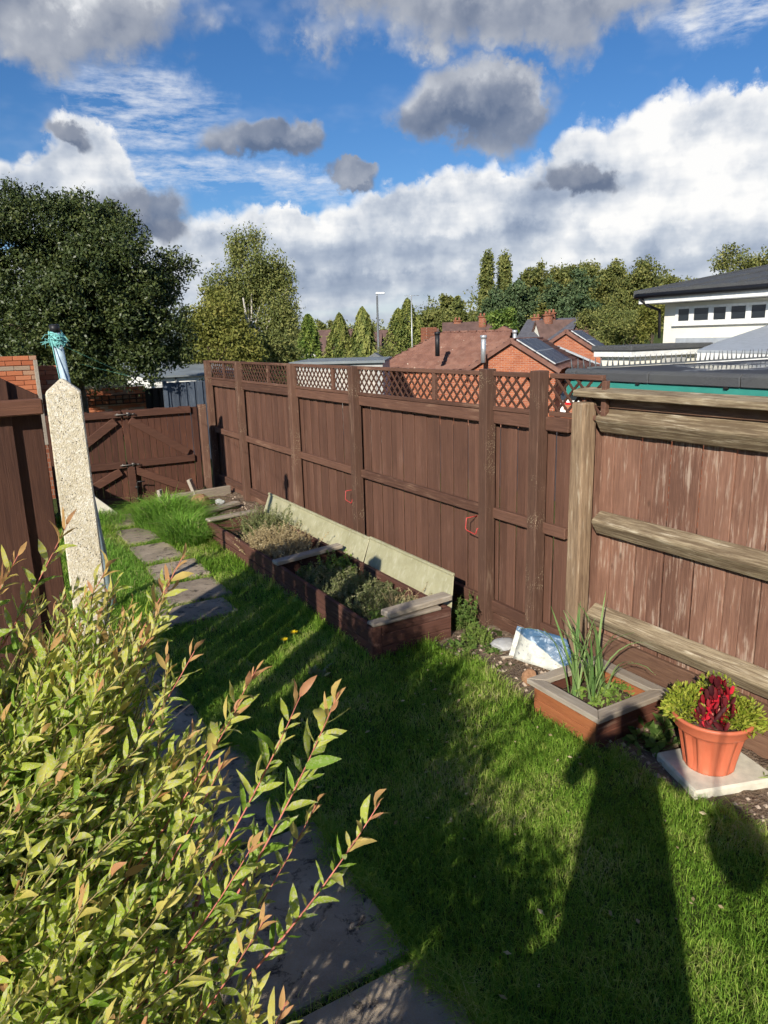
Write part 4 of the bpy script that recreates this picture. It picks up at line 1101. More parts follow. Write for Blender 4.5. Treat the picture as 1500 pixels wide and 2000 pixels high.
for i in range(60):   # shoots in front of the foot of the concrete post
    tp = at(random.uniform(40, 330), random.uniform(1120, 1330), random.uniform(1.6, 2.0))
    stem(tp - Vector((random.uniform(.1, .3), random.uniform(-.1, .1), random.uniform(.35, .5))), tp, (.02, 0, -.02), 30, .058, .5, mb_=twigs_mb)
for i in range(760):   # the taller far side of the bush, out to the left
    tp = Vector((random.uniform(-.85, -.13), random.uniform(1.45, 2.9), random.uniform(1.2, 2.50)))
    pp = (tp.x - .395) * .643 - (tp.y - 3.42) * .766
    if pp < .19: tp.z = random.uniform(.9, 1.3)
    elif pp > .92: tp.z = random.uniform(.9, 1.7)
    stem(tp - Vector((random.uniform(.0, .2), random.uniform(-.15, .15), .55)), tp, (.02, .02, 0), 24, .066, .3, mb_=twigs_mb)
twigs_mb.build('twigs', 'stem_tan', bush)['kind'] = 'stuff'
for i in range(16):   # bare lower stems
    a = random.uniform(0, 6.283); stems_mb.tube([BC + Vector((random.uniform(-.05, .05), random.uniform(-.05, .05), 0)), BC + Vector((math.cos(a) * .12, math.sin(a) * .14, .5)), BC + Vector((math.cos(a) * .35, math.sin(a) * .4, 1.05))], [.014, .010, .005], 6)
stems_mb.build('stems', 'stem_pink', bush)['kind'] = 'stuff'
LPn = np.array([tuple(l[0]) for l in leaves]); cc = (LPn - CP) @ RM; dep = -cc[:, 2]
ppx = 750 + FPX * cc[:, 0] / dep; ppy = 1000 - FPX * cc[:, 1] / dep; LL = np.array([l[3] for l in leaves])
size = LL / dep; inside = (ppx > 5) & (ppx < 1500) & (ppy > 900) & (ppy < 1995) & (dep > .2)
best = {}
for i in np.argsort(dep):
    if inside[i]: best.setdefault((int(ppx[i] // 22), int(ppy[i] // 22)), i)
chosen = set(sorted(best.values(), key=lambda i: -size[i])[:300])
LM = {}
rest_v, rest_t = [], []
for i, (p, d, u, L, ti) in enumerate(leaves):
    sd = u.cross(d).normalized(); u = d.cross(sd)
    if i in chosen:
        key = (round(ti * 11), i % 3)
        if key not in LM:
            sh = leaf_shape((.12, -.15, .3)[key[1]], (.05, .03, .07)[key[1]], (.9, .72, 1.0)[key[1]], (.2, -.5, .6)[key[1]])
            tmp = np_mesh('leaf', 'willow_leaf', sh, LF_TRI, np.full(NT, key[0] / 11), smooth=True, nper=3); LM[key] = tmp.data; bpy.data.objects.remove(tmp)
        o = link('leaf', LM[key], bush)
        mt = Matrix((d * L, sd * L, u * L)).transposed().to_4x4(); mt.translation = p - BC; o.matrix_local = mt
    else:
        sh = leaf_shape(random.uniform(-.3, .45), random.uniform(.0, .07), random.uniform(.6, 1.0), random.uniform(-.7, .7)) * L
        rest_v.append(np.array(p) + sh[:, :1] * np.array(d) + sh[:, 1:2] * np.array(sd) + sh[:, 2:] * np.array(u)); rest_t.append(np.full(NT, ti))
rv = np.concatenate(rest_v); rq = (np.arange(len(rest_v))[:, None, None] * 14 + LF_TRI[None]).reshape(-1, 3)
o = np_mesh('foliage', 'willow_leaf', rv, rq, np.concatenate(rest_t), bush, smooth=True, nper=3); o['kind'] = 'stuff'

# ------------------------------------------------------------------ the photographer (only the shadow falls into view) and unseen objects added for other shadows
def person():
    F = Vector((-.255, -.265, .85)); root = thing('person', 'person standing on the patio taking the picture, casting a long shadow', 'person', F)
    J = {'pel': (0, 0, .92), 'sp': (0, .02, 1.15), 'ch': (0, .02, 1.36), 'nk': (0, .03, 1.47), 'hd': (.03, .06, 1.56), 'ht': (.03, .06, 1.66),
         'hl': (-.11, 0, .86), 'kl': (-.13, .02, .48), 'al': (-.14, 0, .08), 'tl': (-.15, .13, .03), 'hr': (.11, 0, .86), 'kr': (.13, .02, .48), 'ar': (.14, 0, .08), 'tr': (.15, .13, .03),
         'sl': (-.20, .02, 1.38), 'el': (-.30, .08, 1.16), 'wl': (-.10, .26, 1.42), 'fl': (-.02, .29, 1.47), 'sr': (.20, .02, 1.38), 'er': (.30, .10, 1.16), 'wr': (.26, .26, 1.42), 'fr': (.22, .29, 1.47)}
    R_ = {'pel': .165, 'sp': .155, 'ch': .165, 'nk': .06, 'hd': .095, 'ht': .075, 'hl': .10, 'kl': .065, 'al': .045, 'tl': .035, 'hr': .10, 'kr': .065, 'ar': .045, 'tr': .035, 'sl': .075, 'el': .05, 'wl': .033, 'fl': .028, 'sr': .075, 'er': .05, 'wr': .033, 'fr': .028}
    names = list(J); E_ = [('pel', 'sp'), ('sp', 'ch'), ('ch', 'nk'), ('nk', 'hd'), ('hd', 'ht'), ('pel', 'hl'), ('hl', 'kl'), ('kl', 'al'), ('al', 'tl'), ('pel', 'hr'), ('hr', 'kr'), ('kr', 'ar'), ('ar', 'tr'), ('ch', 'sl'), ('sl', 'el'), ('el', 'wl'), ('wl', 'fl'), ('ch', 'sr'), ('sr', 'er'), ('er', 'wr'), ('wr', 'fr')]
    me = bpy.data.meshes.new('body'); me.from_pydata([J[k] for k in names], [(names.index(a), names.index(b)) for a, b in E_], []); me.materials.append(MATS['cloth'])
    o = link('body', me, root); md = o.modifiers.new('skin', 'SKIN')
    for i, k in enumerate(names): me.skin_vertices[0].data[i].radius = (R_[k], R_[k] * (.72 if k in ('pel', 'sp', 'ch') else 1)); 
    me.skin_vertices[0].data[0].use_root = True
    sb = o.modifiers.new('sub', 'SUBSURF'); sb.levels = 2; sb.render_levels = 2
    cv_ = []; cf_ = []; prof = [(.17, 1.20), (.20, 1.02), (.23, .80), (.26, .55), (.28, .30), (.26, .30)]
    for r_, z_ in prof:
        for k in range(24): cv_.append((math.cos(k * .2618) * r_, math.sin(k * .2618) * r_ * .8, z_))
    for i in range(len(prof) - 1):
        for k in range(24): cf_.append((i * 24 + k, i * 24 + (k + 1) % 24, (i + 1) * 24 + (k + 1) % 24, (i + 1) * 24 + k))
    me = bpy.data.meshes.new('coat'); me.from_pydata(cv_, [], cf_); me.materials.append(MATS['cloth']); link('coat', me, root)
    root.rotation_euler = (0, 0, RAD(-38))
person()
hb = thing('added_basket', 'unseen round basket on a hooked stand, added to cast the round shadow at right', 'basket', (.25, -.5, .85))  # guessed object behind the lens, added to cast the round shadow
MB().tube([(.02, -.62, .85), (.02, -.62, 2.35), (.10, -.57, 2.47), (.22, -.51, 2.47), (.25, -.5, 2.40)], .008, 6).build('stand', 'black_iron', hb)
bm_ = MB(); prof = [(.005, 1.62), (.07, 1.64), (.12, 1.70), (.14, 1.78), (.135, 1.785), (.11, 1.72)]
for r_, z_ in prof:
    for k in range(20): bm_.v.append((.25 + math.cos(k * .31416) * r_, -.5 + math.sin(k * .31416) * r_, z_))
for i in range(len(prof) - 1):
    for k in range(20): bm_.f.append((i * 20 + k, i * 20 + (k + 1) % 20, (i + 1) * 20 + (k + 1) % 20, (i + 1) * 20 + k))
bm_.build('bowl', 'bark', hb, smooth=True)
cluster('added_basket_plant', 'leaves filling out the unseen basket added for its shadow', (.25, -.5, 1.76), (.15, .15, .20), 420, 'weed_green', .05, .5)

tub = thing('added_shrub', 'unseen leafy shrub in a tub, added to shade the near lawn', 'shrub', (-.35, .28, .85))  # invented shrub out of view, added for the leafy shadow edge on the lawn
MB().tube([(-.35, .28, .85), (-.35, .28, 1.0)], [.13, .17], 18).build('tub', 'terracotta_plastic', tub)
P_, o_, t_ = crown_points([(-.40, .30, 1.28, .29, .28, .36, 1)], 110, .07, 16, 1.0, (.3, 1.0)); L_ = .07 * rng.uniform(.7, 1.2, len(P_))
v, q, tt = leaf_quads(P_, unit(rng.normal(size=P_.shape)), L_, L_ * .5, t_); np_mesh('foliage', 'weed_green', v, q, tt, tub)['kind'] = 'stuff'

# ------------------------------------------------------------------ lawn
def poly_mask(P):
    x_, y_ = P[:, 0], P[:, 1]
    right = np.where(y_ < 4.44, np.where(y_ < 4.1, 3.06 + .05 * np.sin(y_ * 5), 2.98), np.where(y_ < 8.65, BX0 - .01, 2.70 + .08 * np.sin(y_ * 6)))
    ok = (x_ < right) & (x_ > .5)
    ok &= ~((y_ > 2.6) & (y_ < 3.28) & (x_ > PX0 + .0)) & ~((y_ < 2.36) & (x_ > 3.06))
    for (a, b, c, d) in SLABS:
        m = .012 * np.sin(y_ * 23 + x_ * 9)
        ok &= ~((x_ > a + .02 + m) & (x_ < b - .025 + m) & (y_ > c + .02) & (y_ < d - .02))
    ok &= ~((y_ < 5.8) & (x_ < 1.18) & (rng.uniform(0, 1, len(x_)) < .985))
    return ok
GV, GQ, GT = [], [], []; nv_ = 0
def sow(n, x0, x1, y0, y1, h, w, lean):
    global nv_
    P = np.stack([rng.uniform(x0, x1, n), rng.uniform(y0, y1, n), np.zeros(n)], 1); P = P[poly_mask(P)]
    k = len(P); hz = h * (1 + .35 * np.sin(P[:, 0] * 3.1 + P[:, 1] * 2.3) * np.sin(P[:, 1] * 4.7)) * rng.uniform(.55, 1.3, k)
    edge = np.zeros(k)
    for (a, b, c, d) in SLABS: edge = np.maximum(edge, ((np.abs(P[:, 0] - b) < .06) & (P[:, 1] > c) & (P[:, 1] < d)) * .6)
    edge = np.maximum(edge, (P[:, 0] > BX0 - .08) * (P[:, 1] > 4.4) * .8); edge = np.maximum(edge, (P[:, 0] > 2.88) * (P[:, 1] < 4.4) * .5)
    hz = hz * (1 + edge)
    v, q, tt = blades(P, hz, w * rng.uniform(.6, 1.3, k), np.full(k, lean) * rng.uniform(.5, 1.6, k), rng.uniform(0, 1, k) ** 1.3)
    GV.append(v); GQ.append(q + nv_); GT.append(tt); nv_ += len(v)
sow(62000, 1.15, 3.2, 1.1, 3.1, .050, .0034, .9)
sow(16000, .65, 3.2, -.2, 1.1, .05, .0045, .9)
sow(46000, 1.15, 3.2, 3.1, 5.9, .058, .0044, .9)
sow(34000, .5, 2.6, 5.8, 9.6, .068, .0058, .9)
sow(12000, .5, 2.8, 9.6, 11.1, .09, .007, .9)
for (x_, ya, yb_) in ((1.265, 1.05, 2.0), (1.25, 2.0, 2.95), (1.17, 2.95, 3.9), (1.10, 3.85, 4.85), (1.08, 4.8, 5.85)):   # ragged fringe along the path
    n_ = int(1500 * (yb_ - ya)); P_ = np.stack([x_ + rng.normal(size=n_) * .03, rng.uniform(ya, yb_, n_), np.full(n_, .01)], 1)
    P_[:, 0] += .03 * np.sin(P_[:, 1] * 9) + .02 * np.sin(P_[:, 1] * 23)
    v, q, tt = blades(P_, .085 * rng.uniform(.4, 1.2, n_), .0038 * rng.uniform(.6, 1.3, n_), rng.uniform(.8, 1.8, n_), rng.uniform(0, .8, n_)); GV.append(v); GQ.append(q + nv_); GT.append(tt); nv_ += len(v)
for (ya, k_) in ((2.0, 340), (2.95, 260), (3.88, 260), (4.84, 240)):   # grass in the joints
    P_ = np.stack([rng.uniform(.7, 1.25, k_), ya + rng.normal(size=k_) * .016, np.full(k_, .015)], 1)
    v, q, tt = blades(P_, .045 * rng.uniform(.4, 1.2, k_), .0034 * rng.uniform(.6, 1.3, k_), rng.uniform(.6, 1.6, k_), rng.uniform(0, .7, k_)); GV.append(v); GQ.append(q + nv_); GT.append(tt); nv_ += len(v)
la = np_mesh('lawn', 'grass_blades', np.concatenate(GV), np.concatenate(GQ), np.concatenate(GT)); tag(la, 'short green lawn grass beside the slab path', 'grass', kind='stuff')
def tuft(label, cx_, cy_, rx, ry, n, h, w=.0055):
    a = rng.uniform(0, 6.283, n); r_ = np.sqrt(rng.uniform(0, 1, n))
    P = np.stack([cx_ + np.cos(a) * r_ * rx, cy_ + np.sin(a) * r_ * ry, np.zeros(n)], 1)
    hh = h * rng.uniform(.6, 1.2, n) * (1.1 - .5 * r_)
    v, q, tt = blades(P, hh, w * rng.uniform(.5, 1.3, n), rng.uniform(.5, 1.7, n), np.clip(rng.normal(.5, .25, n), 0, 1))
    o = np_mesh('grass_tuft', 'tuft_blades', v, q, tt); tag(o, label, 'grass', kind='stuff')
tuft('tall bright green grass mound beside the far path slabs', 2.20, 8.72, .26, .42, 2600, .46, .0095)
tuft('tall bright green grass mound in front of the gate', 2.24, 9.75, .42, .60, 3800, .50, .010)
tuft('long grass growing along the left of the path', 1.22, 8.1, .25, 1.4, 3200, .17)
tuft('long grass at the left foot of the gate', 1.45, 10.4, .35, .5, 1600, .24)
tuft('small tuft of grass in the near joint of the path', 1.13, 2.0, .10, .035, 260, .06)
tuft('grass tuft on the far path slabs', 1.86, 8.84, .16, .10, 420, .09)

n_ = 90; P_ = np.stack([rng.uniform(1.3, 3.0, n_), rng.uniform(1.3, 4.4, n_), rng.uniform(.03, .055, n_)], 1); L_ = rng.uniform(.015, .04, n_)
v, q, tt = leaf_quads(P_, rng.normal(size=(n_, 3)) * np.array((1, 1, .2)), L_, L_ * .5, rng.uniform(.2, 1, n_), np.tile((0, 0, 1.0), (n_, 1)) + rng.normal(size=(n_, 3)) * .4)
o = np_mesh('fallen_leaves', 'weed_straw', v, q, tt); tag(o, 'few dry leaves lying on the lawn', 'leaves', kind='stuff')

# ------------------------------------------------------------------ beyond the garden: walls, fences
def ray_(px, py): return RM @ np.array((px - 750.0, 1000.0 - py, -FPX))
def onY(px, py, Yv): d = ray_(px, py); return Vector(CP + d * (Yv / d[1]))
def onX(px, py, Xv): d = ray_(px, py); return Vector(CP + d * (Xv / d[0]))
def gz(x, y): return float(terrain_h(np.array(float(x)), np.array(float(y))))

def brick_wall(label, x0, x1, yv, z0_, ztop, zfrom, coping=False, name='brick_wall', core='brick_mid'):
    root = thing(name, label, 'wall', ((x0 + x1) / 2, yv, 0))
    box((x0, yv + .012, z0_), (x1, yv + .22, ztop - .004)).build('core', core, root)
    row = 0; z = ztop - .0375
    while z > zfrom:
        x = x0 + (.1125 if row % 2 else .225) / 2
        x = x0 - (.1125 if row % 2 else 0)
        while x < x1 - .02:
            a, b = max(x, x0) + .004, min(x + .225, x1) - .004
            if b - a > .05: piece('brick', 'brick_clay', root, ((a + b) / 2, yv + .05 + random.uniform(-.002, .002), z), (round(b - a, 2), .10, .066), None, .005)
            x += .225
        z -= .075; row += 1
    return root
w0 = onY(72, 700, 12.6)
brick_wall('sunlit orange brick wall seen above the raked dark fence', -1.0, w0.x, 12.6, 0, 2.29, 1.62)
w1 = onY(112, 712, 12.9)
brick_wall('lower orange brick wall end behind the concrete post', w0.x + .01, w1.x, 12.9, 0, 2.12, 1.6)
ps = box((w0.x - .06, 12.50, .9), (w0.x - .005, 12.58, 2.22)).build('timber_batten', 'grey_plank_y', bevel=.004); tag(ps, 'upright pale timber batten fixed to the sunlit brick wall', 'batten')
a_, b_ = onY(120, 790, 22.0), onY(287, 790, 22.0); zt_ = onY(200, 757, 22).z
bw = brick_wall('dark red brick garden wall with brown wall trellis beyond the gate', a_.x, b_.x, 22.0, -.6, zt_, .55)
for k in range(14): 
    xx = a_.x + .5 + k * .19
    box((xx, 21.955, .75), (xx + .03, 21.985, 1.03)).build('trellis_strip', 'trellis_brown', bw)
for z in (.76, .88, 1.0): box((a_.x + .45, 21.925, z), (a_.x + 3.2, 21.953, z + .03)).build('trellis_strip', 'trellis_brown', bw)
tr = thing('wall_trellis', 'pale grey diamond trellis on top of the far brick wall', 'trellis', ((a_.x + b_.x) / 2, 22.1, zt_))
box((a_.x, 22.08, zt_ + .36), (b_.x, 22.12, zt_ + .40)).build('trellis_rail', 'grey_plank', tr); box((a_.x, 22.08, zt_ + .01), (b_.x, 22.12, zt_ + .05)).build('trellis_rail', 'grey_plank', tr)
xx = a_.x
while xx < b_.x - .3:
    for s_ in (1, -1): piece('trellis_slat', 'grey_plank', tr, (xx + .16, 22.09 + .012 * s_, zt_ + .205), (.03, .012, .45), (0, RAD(45 * s_), 0), .003)
    xx += .16
da, db = onY(287, 790, 21.0), onY(328, 790, 21.0)
df = thing('dark_fence', 'black stained board fence between the far brick wall and grey fence', 'fence', ((da.x + db.x) / 2, 21, 0))
n_ = 6
for k in range(n_): piece('board', 'dark_fence', df, (da.x + (k + .5) * (db.x - da.x) / n_, 21 + .04 * (k % 2), onY(300, 757, 21).z / 2 - .25), ((db.x - da.x) / n_ + .03, .03, onY(300, 757, 21).z + .5), None, .004)
fa_, fb_ = onY(326, 790, 18.0), onY(405, 790, 18.0); fz = onY(360, 745, 18).z
bf = thing('grey_fence', 'blue-grey weathered board fence beyond the gate post', 'fence', ((fa_.x + fb_.x) / 2, 18, 0))
n_ = 10
for k in range(n_): piece('board', 'blue_fence', bf, (fa_.x + (k + .5) * (fb_.x - fa_.x) / n_, 18 + .03 * (k % 2), fz / 2 - .25), ((fb_.x - fa_.x) / n_ + .03, .02, fz + .5), None, .003)
box((fa_.x - .05, 17.95, -.5), (fa_.x + .04, 18.04, fz + .04)).build('post', 'blue_fence', bf)
# white clad outbuilding behind the grey fence
o1, o2 = onY(292, 740, 27.0), onY(470, 740, 27.0)
ob = thing('white_outbuilding', 'low white clad outbuilding with grey roof behind the grey fence', 'building', (o1.x + 2, 28, 0))
oz = onY(340, 736, 27).z
box((o1.x, 27, -.6), (o2.x, 31, oz)).build('wall', 'white_render', ob)
for k in range(6): box((o1.x - .0, 26.985, oz - .12 - k * .16), (o2.x, 27.0, oz - .02 - k * .16)).build('cladding_board', 'white_render', ob, bevel=.004)
MB().hexa([(o1.x - .15, 26.8, oz + .01), (o2.x + .1, 26.8, oz + .01), (o2.x + .1, 31.2, oz + .25), (o1.x - .15, 31.2, oz + .25), (o1.x - .15, 26.8, oz + .07), (o2.x + .1, 26.8, oz + .07), (o2.x + .1, 31.2, oz + .5), (o1.x - .15, 31.2, oz + .5)]).build('roof', 'grey_flat', ob)
for xx in (o1.x + .06, o1.x + .95, o1.x + 2.2): MB().tube([(xx, 26.95, -.5), (xx, 26.95, oz)], .035, 6).build('downpipe', 'metal_grey', ob)

# ------------------------------------------------------------------ flat roofed garage over the fence
gar = thing('flat_roof_garage', 'flat felt-roofed garage with teal fascia just behind the old fence', 'garage', (7.5, 2.5, -1.5))
GX0, GX1, GY0, GY1 = 5.88, 10.6, -2.0, 6.0
box((GX0 + .12, GY0, -1.5), (GX1, GY1 - .12, 1.80)).build('wall', 'brick_mid', gar)
yy = GY0
while yy < GY1 - .01:   # felt edge laid in lengths
    y2 = min(yy + .98, GY1); MB().prism([(GX0 - .01, 1.905), (GX0 + .30, 1.905), (GX0 + .30, 2.012), (GX0 + .10, 2.026), (GX0 + .02, 2.022), (GX0 - .015, 1.995)], yy + .004, y2 - .003, 1).build('felt_edge', 'roof_felt', gar, bevel=.006); yy = y2
MB().hexa([(GX0 + .30, GY0, 1.86), (GX1, GY0, 1.86), (GX1, GY1, 1.86), (GX0 + .30, GY1, 1.86), (GX0 + .30, GY0, 2.008), (GX1, GY0, 1.985), (GX1, GY1, 1.985), (GX0 + .30, GY1, 2.008)]).build('roof', 'wet_felt', gar)
box((GX0 + .02, GY0, 1.74), (GX0 + .05, GY1, 1.903)).build('fascia', 'teal_paint', gar, bevel=.004)
for k in range(8): box((GX0 - .005, -.9 + k * .98, 1.885), (GX0 + .018, -.86 + k * .98, 1.91)).build('felt_clip', 'black_iron', gar)
sp = thing('spike_strip', 'row of dark anti-climb spikes along the far edge of the garage roof', 'spikes', (8, GY1 - .05, 2.0))
box((GX0 + .3, GY1 - .07, 2.012), (GX1, GY1 - .03, 2.03)).build('base_strip', 'metal_grey', sp)
k = 0; xx = GX0 + .05
while xx < GX1:
    MB().tube([(xx, GY1 - .05, 2.02), (xx + random.uniform(-.012, .012), GY1 - .05 + random.uniform(-.02, .02), 2.135)], [.012, .003], 5).build('spike', 'metal_grey', sp); xx += .092

# ------------------------------------------------------------------ pale building with clerestory windows
wb = thing('clerestory_building', 'cream rendered building with dark low-pitched roof and strip of white windows', 'building', (20, 12, -1.5))
WX = 18.0
box((WX, 3.0, -1.5), (25, 14.45, 3.17)).build('wall', 'cream_render', wb)
box((WX - .55, 3.0, 3.18), (25, 14.95, 3.34)).build('fascia', 'white_paint', wb, bevel=.01)
MB().tube([(WX - .62, 2.9, 3.40), (WX - .62, 15.0, 3.40)], .075, 8).build('gutter', 'black_plastic', wb)
MB().tube([(WX - .60, 14.85, 3.36), (WX - .50, 14.7, 3.15), (WX - .1, 14.55, 3.0), (WX - .08, 14.52, 2.2)], .045, 8).build('downpipe', 'black_plastic', wb)
MB().hexa([(WX - .6, 2.9, 3.36), (25.5, 2.9, 3.36), (25.5, 15.1, 3.36), (WX - .6, 15.1, 3.36), (WX - .6, 2.9, 3.56), (25.5, 2.9, 4.72), (25.5, 15.1, 4.72), (WX - .6, 15.1, 3.56)]).build('roof', 'roof_felt', wb)
for k in range(9):
    yy = 3.4 + k * 1.4; MB().bar((WX - .58, yy, 3.575), (25.4, yy, 4.735), .05, .03).build('roof_seam', 'roof_felt', wb)
# window strip: each a frame with its pane
YS = [onX(p, 615, WX).y for p in (1322, 1352, 1390, 1424, 1463, 1502)]
for k in range(5):
    ya, yb_ = YS[k], YS[k + 1]; zb_, zt_ = 2.60, 3.07
    f = MB()
    f.box((WX - .05, yb_, zb_), (WX - .002, ya, zb_ + .07)); f.box((WX - .05, yb_, zt_ - .07), (WX - .002, ya, zt_))
    f.box((WX - .05, ya - .09, zb_ + .07), (WX - .002, ya, zt_ - .07)); f.box((WX - .05, yb_, zb_ + .07), (WX - .002, yb_ + .06, zt_ - .07))
    fr = f.build('window', 'white_paint', wb)
    box((WX - .025, yb_ + .06, zb_ + .07), (WX - .012, ya - .09, zt_ - .07)).build('pane', 'window_glass', fr)
box((WX - .09, YS[-1] - .3, 2.53), (WX - .003, YS[0] + .08, 2.595)).build('sill', 'white_paint', wb, bevel=.006)
box((WX - .03, 3.0, 1.9), (WX - .002, 14.0, 2.2)).build('flashing', 'lead', wb)
lb = thing('flat_extension', 'low cream flat-roofed extension with white fascia in front of the clerestory building', 'building', (15, 14, -1.5))
l0, l1 = onY(1178, 690, 12.8), onY(1372, 690, 12.8)
LX0, LX1 = l0.x + 1.0, WX - .05; lz = onY(1270, 684, 12.8).z
box((LX0 + .15, 12.95, -1.5), (LX1, 13.9, lz - .16)).build('wall', 'cream_render', lb)
box((LX0, 12.8, lz - .15), (LX1, 14.05, lz)).build('fascia', 'white_paint', lb, bevel=.01)
box((LX0 - .05, 12.75, lz + .003), (LX1, 14.1, lz + .14)).build('roof', 'roof_felt', lb, bevel=.02)
pv = onY(1315, 698, 12.8); box((pv.x - .25, 12.6, pv.z - .18), (pv.x + .25, 12.94, pv.z + .0)).build('wall_vent', 'grey_cladding', lb)
cv = thing('grey_roof_annexe', 'white annexe with smooth grey pitched roof at the right edge', 'building', (13, 8, -1.5))
A, B = at(1363, 683, 15.2), at(1700, 690, 12.5); Cc, Dd = at(1502, 634, 17.6), at(1760, 622, 16.0)
Bk, Ak = at(1800, 660, 19), at(1400, 668, 19.5)
mb = MB(); up_ = Vector((0, 0, .06))
mb.add([A, B, Dd, Cc, Ak, Bk, A - up_, B - up_, Dd - up_, Cc - up_, Ak - up_, Bk - up_], [(0, 1, 2, 3), (0, 3, 4), (3, 2, 5, 4), (6, 9, 8, 7), (6, 10, 9), (9, 10, 11, 8), (0, 6, 7, 1), (1, 7, 8, 2), (0, 4, 10, 6), (4, 5, 11, 10), (5, 2, 8, 11)]); mb.build('roof', 'lead', cv)
def vplane(a, b, z0_, z1_, th, name, mat, par, inset=0.0):
    a = Vector((a.x, a.y, 0)); b = Vector((b.x, b.y, 0)); d = (b - a).normalized(); n = Vector((d.y, -d.x, 0)) * -1
    if n.dot(Vector((-a.x, -a.y, 0))) < 0: n = -n
    a = a - n * inset; b = b - n * inset
    q = [a, b, b - n * th, a - n * th]
    return MB().hexa([(v.x, v.y, z0_) for v in q] + [(v.x, v.y, z1_) for v in q]).build(name, mat, par)
zA = A.z - .065
vplane(A, B, zA - .22, zA, .10, 'fascia', 'white_paint', cv); vplane(A, B, zA - .36, zA - .225, .16, 'gutter_board', 'white_paint', cv, .04); vplane(A, B, -1.5, zA - .37, .2, 'wall', 'cream_render', cv, .12)

# ------------------------------------------------------------------ bungalows with tiled roofs
def tiled(p00, p10, p11, p01, name, parent, mat='roof_tile', row=.32, tilew=.30):
    """bottom-left, bottom-right, top-right, top-left: courses of interlocking tiles with real steps and rolls"""
    p00, p10, p11, p01 = (np.array(p) for p in (p00, p10, p11, p01))
    sl = (np.linalg.norm(p01 - p00) + np.linalg.norm(p11 - p10)) / 2; wd = max(np.linalg.norm(p10 - p00), np.linalg.norm(p11 - p01))
    nr = max(2, int(sl / row)); nc = max(2, int(wd / tilew)) * 4
    nm = np.cross(p10 - p00, p01 - p00 if np.linalg.norm(p01 - p00) > .1 else p11 - p00); nm = nm / np.linalg.norm(nm); nm = nm if nm[2] > 0 else -nm
    us = np.linspace(0, 1, nc + 1); roll = np.tile(np.array((0, .03, .05, .03)), nc // 4 + 1)[:nc + 1]
    vs = []
    for i in range(nr):
        for k, vv in ((0, i / nr), (1, (i + 1) / nr)):
            L_, R_ = p00 + (p01 - p00) * vv, p10 + (p11 - p10) * vv
            pts = L_ + us[:, None] * (R_ - L_) + nm * (roll[:, None] + (.085 if k == 0 else .012)); vs.append(pts)
    v = np.concatenate(vs); I = np.arange(len(v)).reshape(2 * nr, nc + 1)
    q = np.stack([I[:-1, :-1], I[:-1, 1:], I[1:, 1:], I[1:, :-1]], -1).reshape(-1, 4)
    return np_mesh(name, mat, v, q, parent=parent)
YAW = RAD(51.0)
def frame(O, yaw=YAW):
    a = Vector((math.sin(yaw), math.cos(yaw), 0)); r = Vector((math.cos(yaw), -math.sin(yaw), 0)); O = Vector((O.x, O.y, 0))
    return lambda u, w, z: O + r * u + a * w + Vector((0, 0, z))
def solid(Hf, pts2, z0_, z1_): return MB().hexa([Hf(u, w, z0_) for u, w in pts2] + [Hf(u, w, z1_) for u, w in pts2])
def gable_wall(Hf, u0, u1, w0_, w1_, z0_, ze, zr, name, mat, par):
    um = (u0 + u1) / 2; p = []
    for w in (w0_, w1_): p += [Hf(u0, w, z0_), Hf(u1, w, z0_), Hf(u1, w, ze), Hf(um, w, zr), Hf(u0, w, ze)]
    return MB().add(p, [(0, 1, 2, 3, 4), (9, 8, 7, 6, 5), (0, 5, 6, 1), (1, 6, 7, 2), (2, 7, 8, 3), (3, 8, 9, 4), (4, 9, 5, 0)]).build(name, mat, par)
O1 = at(1000, 663, 30); H1 = frame(O1)
b1_ = thing('brick_bungalow', 'orange brick bungalow with brown tiled hipped roof behind the trellis', 'house', Vector((O1.x, O1.y, -1.5)))
gable_wall(H1, -1.85, 1.85, 0, 8.5, -1.5, .93, 2.05, 'wall', 'brick_far', b1_)
zr, ze = 2.18, .98; hw = 2.05
tiled(H1(-hw, -.15, ze - .08), H1(-hw, 8.6, ze - .08), H1(0, 8.6, zr), H1(0, -.15, zr), 'roof_slope', b1_)
tiled(H1(hw, 8.6, ze - .08), H1(hw, -.15, ze - .08), H1(0, -.15, zr), H1(0, 8.6, zr), 'roof_slope', b1_)
for s_ in (-1, 1): MB().bar(H1(hw * s_, -.17, ze - .09), H1(0, -.17, zr + .0), .06, .17).build('verge', 'roof_tile', b1_)
for k in range(18): MB().bar(H1(0, -.1 + k * .46, zr + .06), H1(0, .34 + k * .46, zr + .06), .26, .10).build('ridge_tile', 'roof_tile', b1_, bevel=.03)
# main hipped range running left
solid(H1, [(-6.4, .75), (-1.7, .75), (-1.7, 5.9), (-6.4, 5.9)], -1.5, .93).build('wall', 'brick_far', b1_)
e0, e1, wr_, zm = .45, 6.1, 3.25, 2.58
tiled(H1(-6.8, e0, .90), H1(-.6, e0, .90), H1(-.6, wr_, zm), H1(-3.9, wr_, zm), 'roof_slope', b1_)
tiled(H1(-6.8, e1, .90), H1(-6.8, e0, .90), H1(-3.9, wr_, zm), H1(-3.9, wr_, zm), 'hip_slope', b1_)
tiled(H1(-.6, e1, .90), H1(-6.8, e1, .90), H1(-3.9, wr_, zm), H1(-.6, wr_, zm), 'roof_slope', b1_)
for k in range(8): MB().bar(H1(-3.9 + k * .42, wr_, zm + .05), H1(-3.5 + k * .42, wr_, zm + .05), .26, .10).build('ridge_tile', 'roof_tile', b1_, bevel=.03)
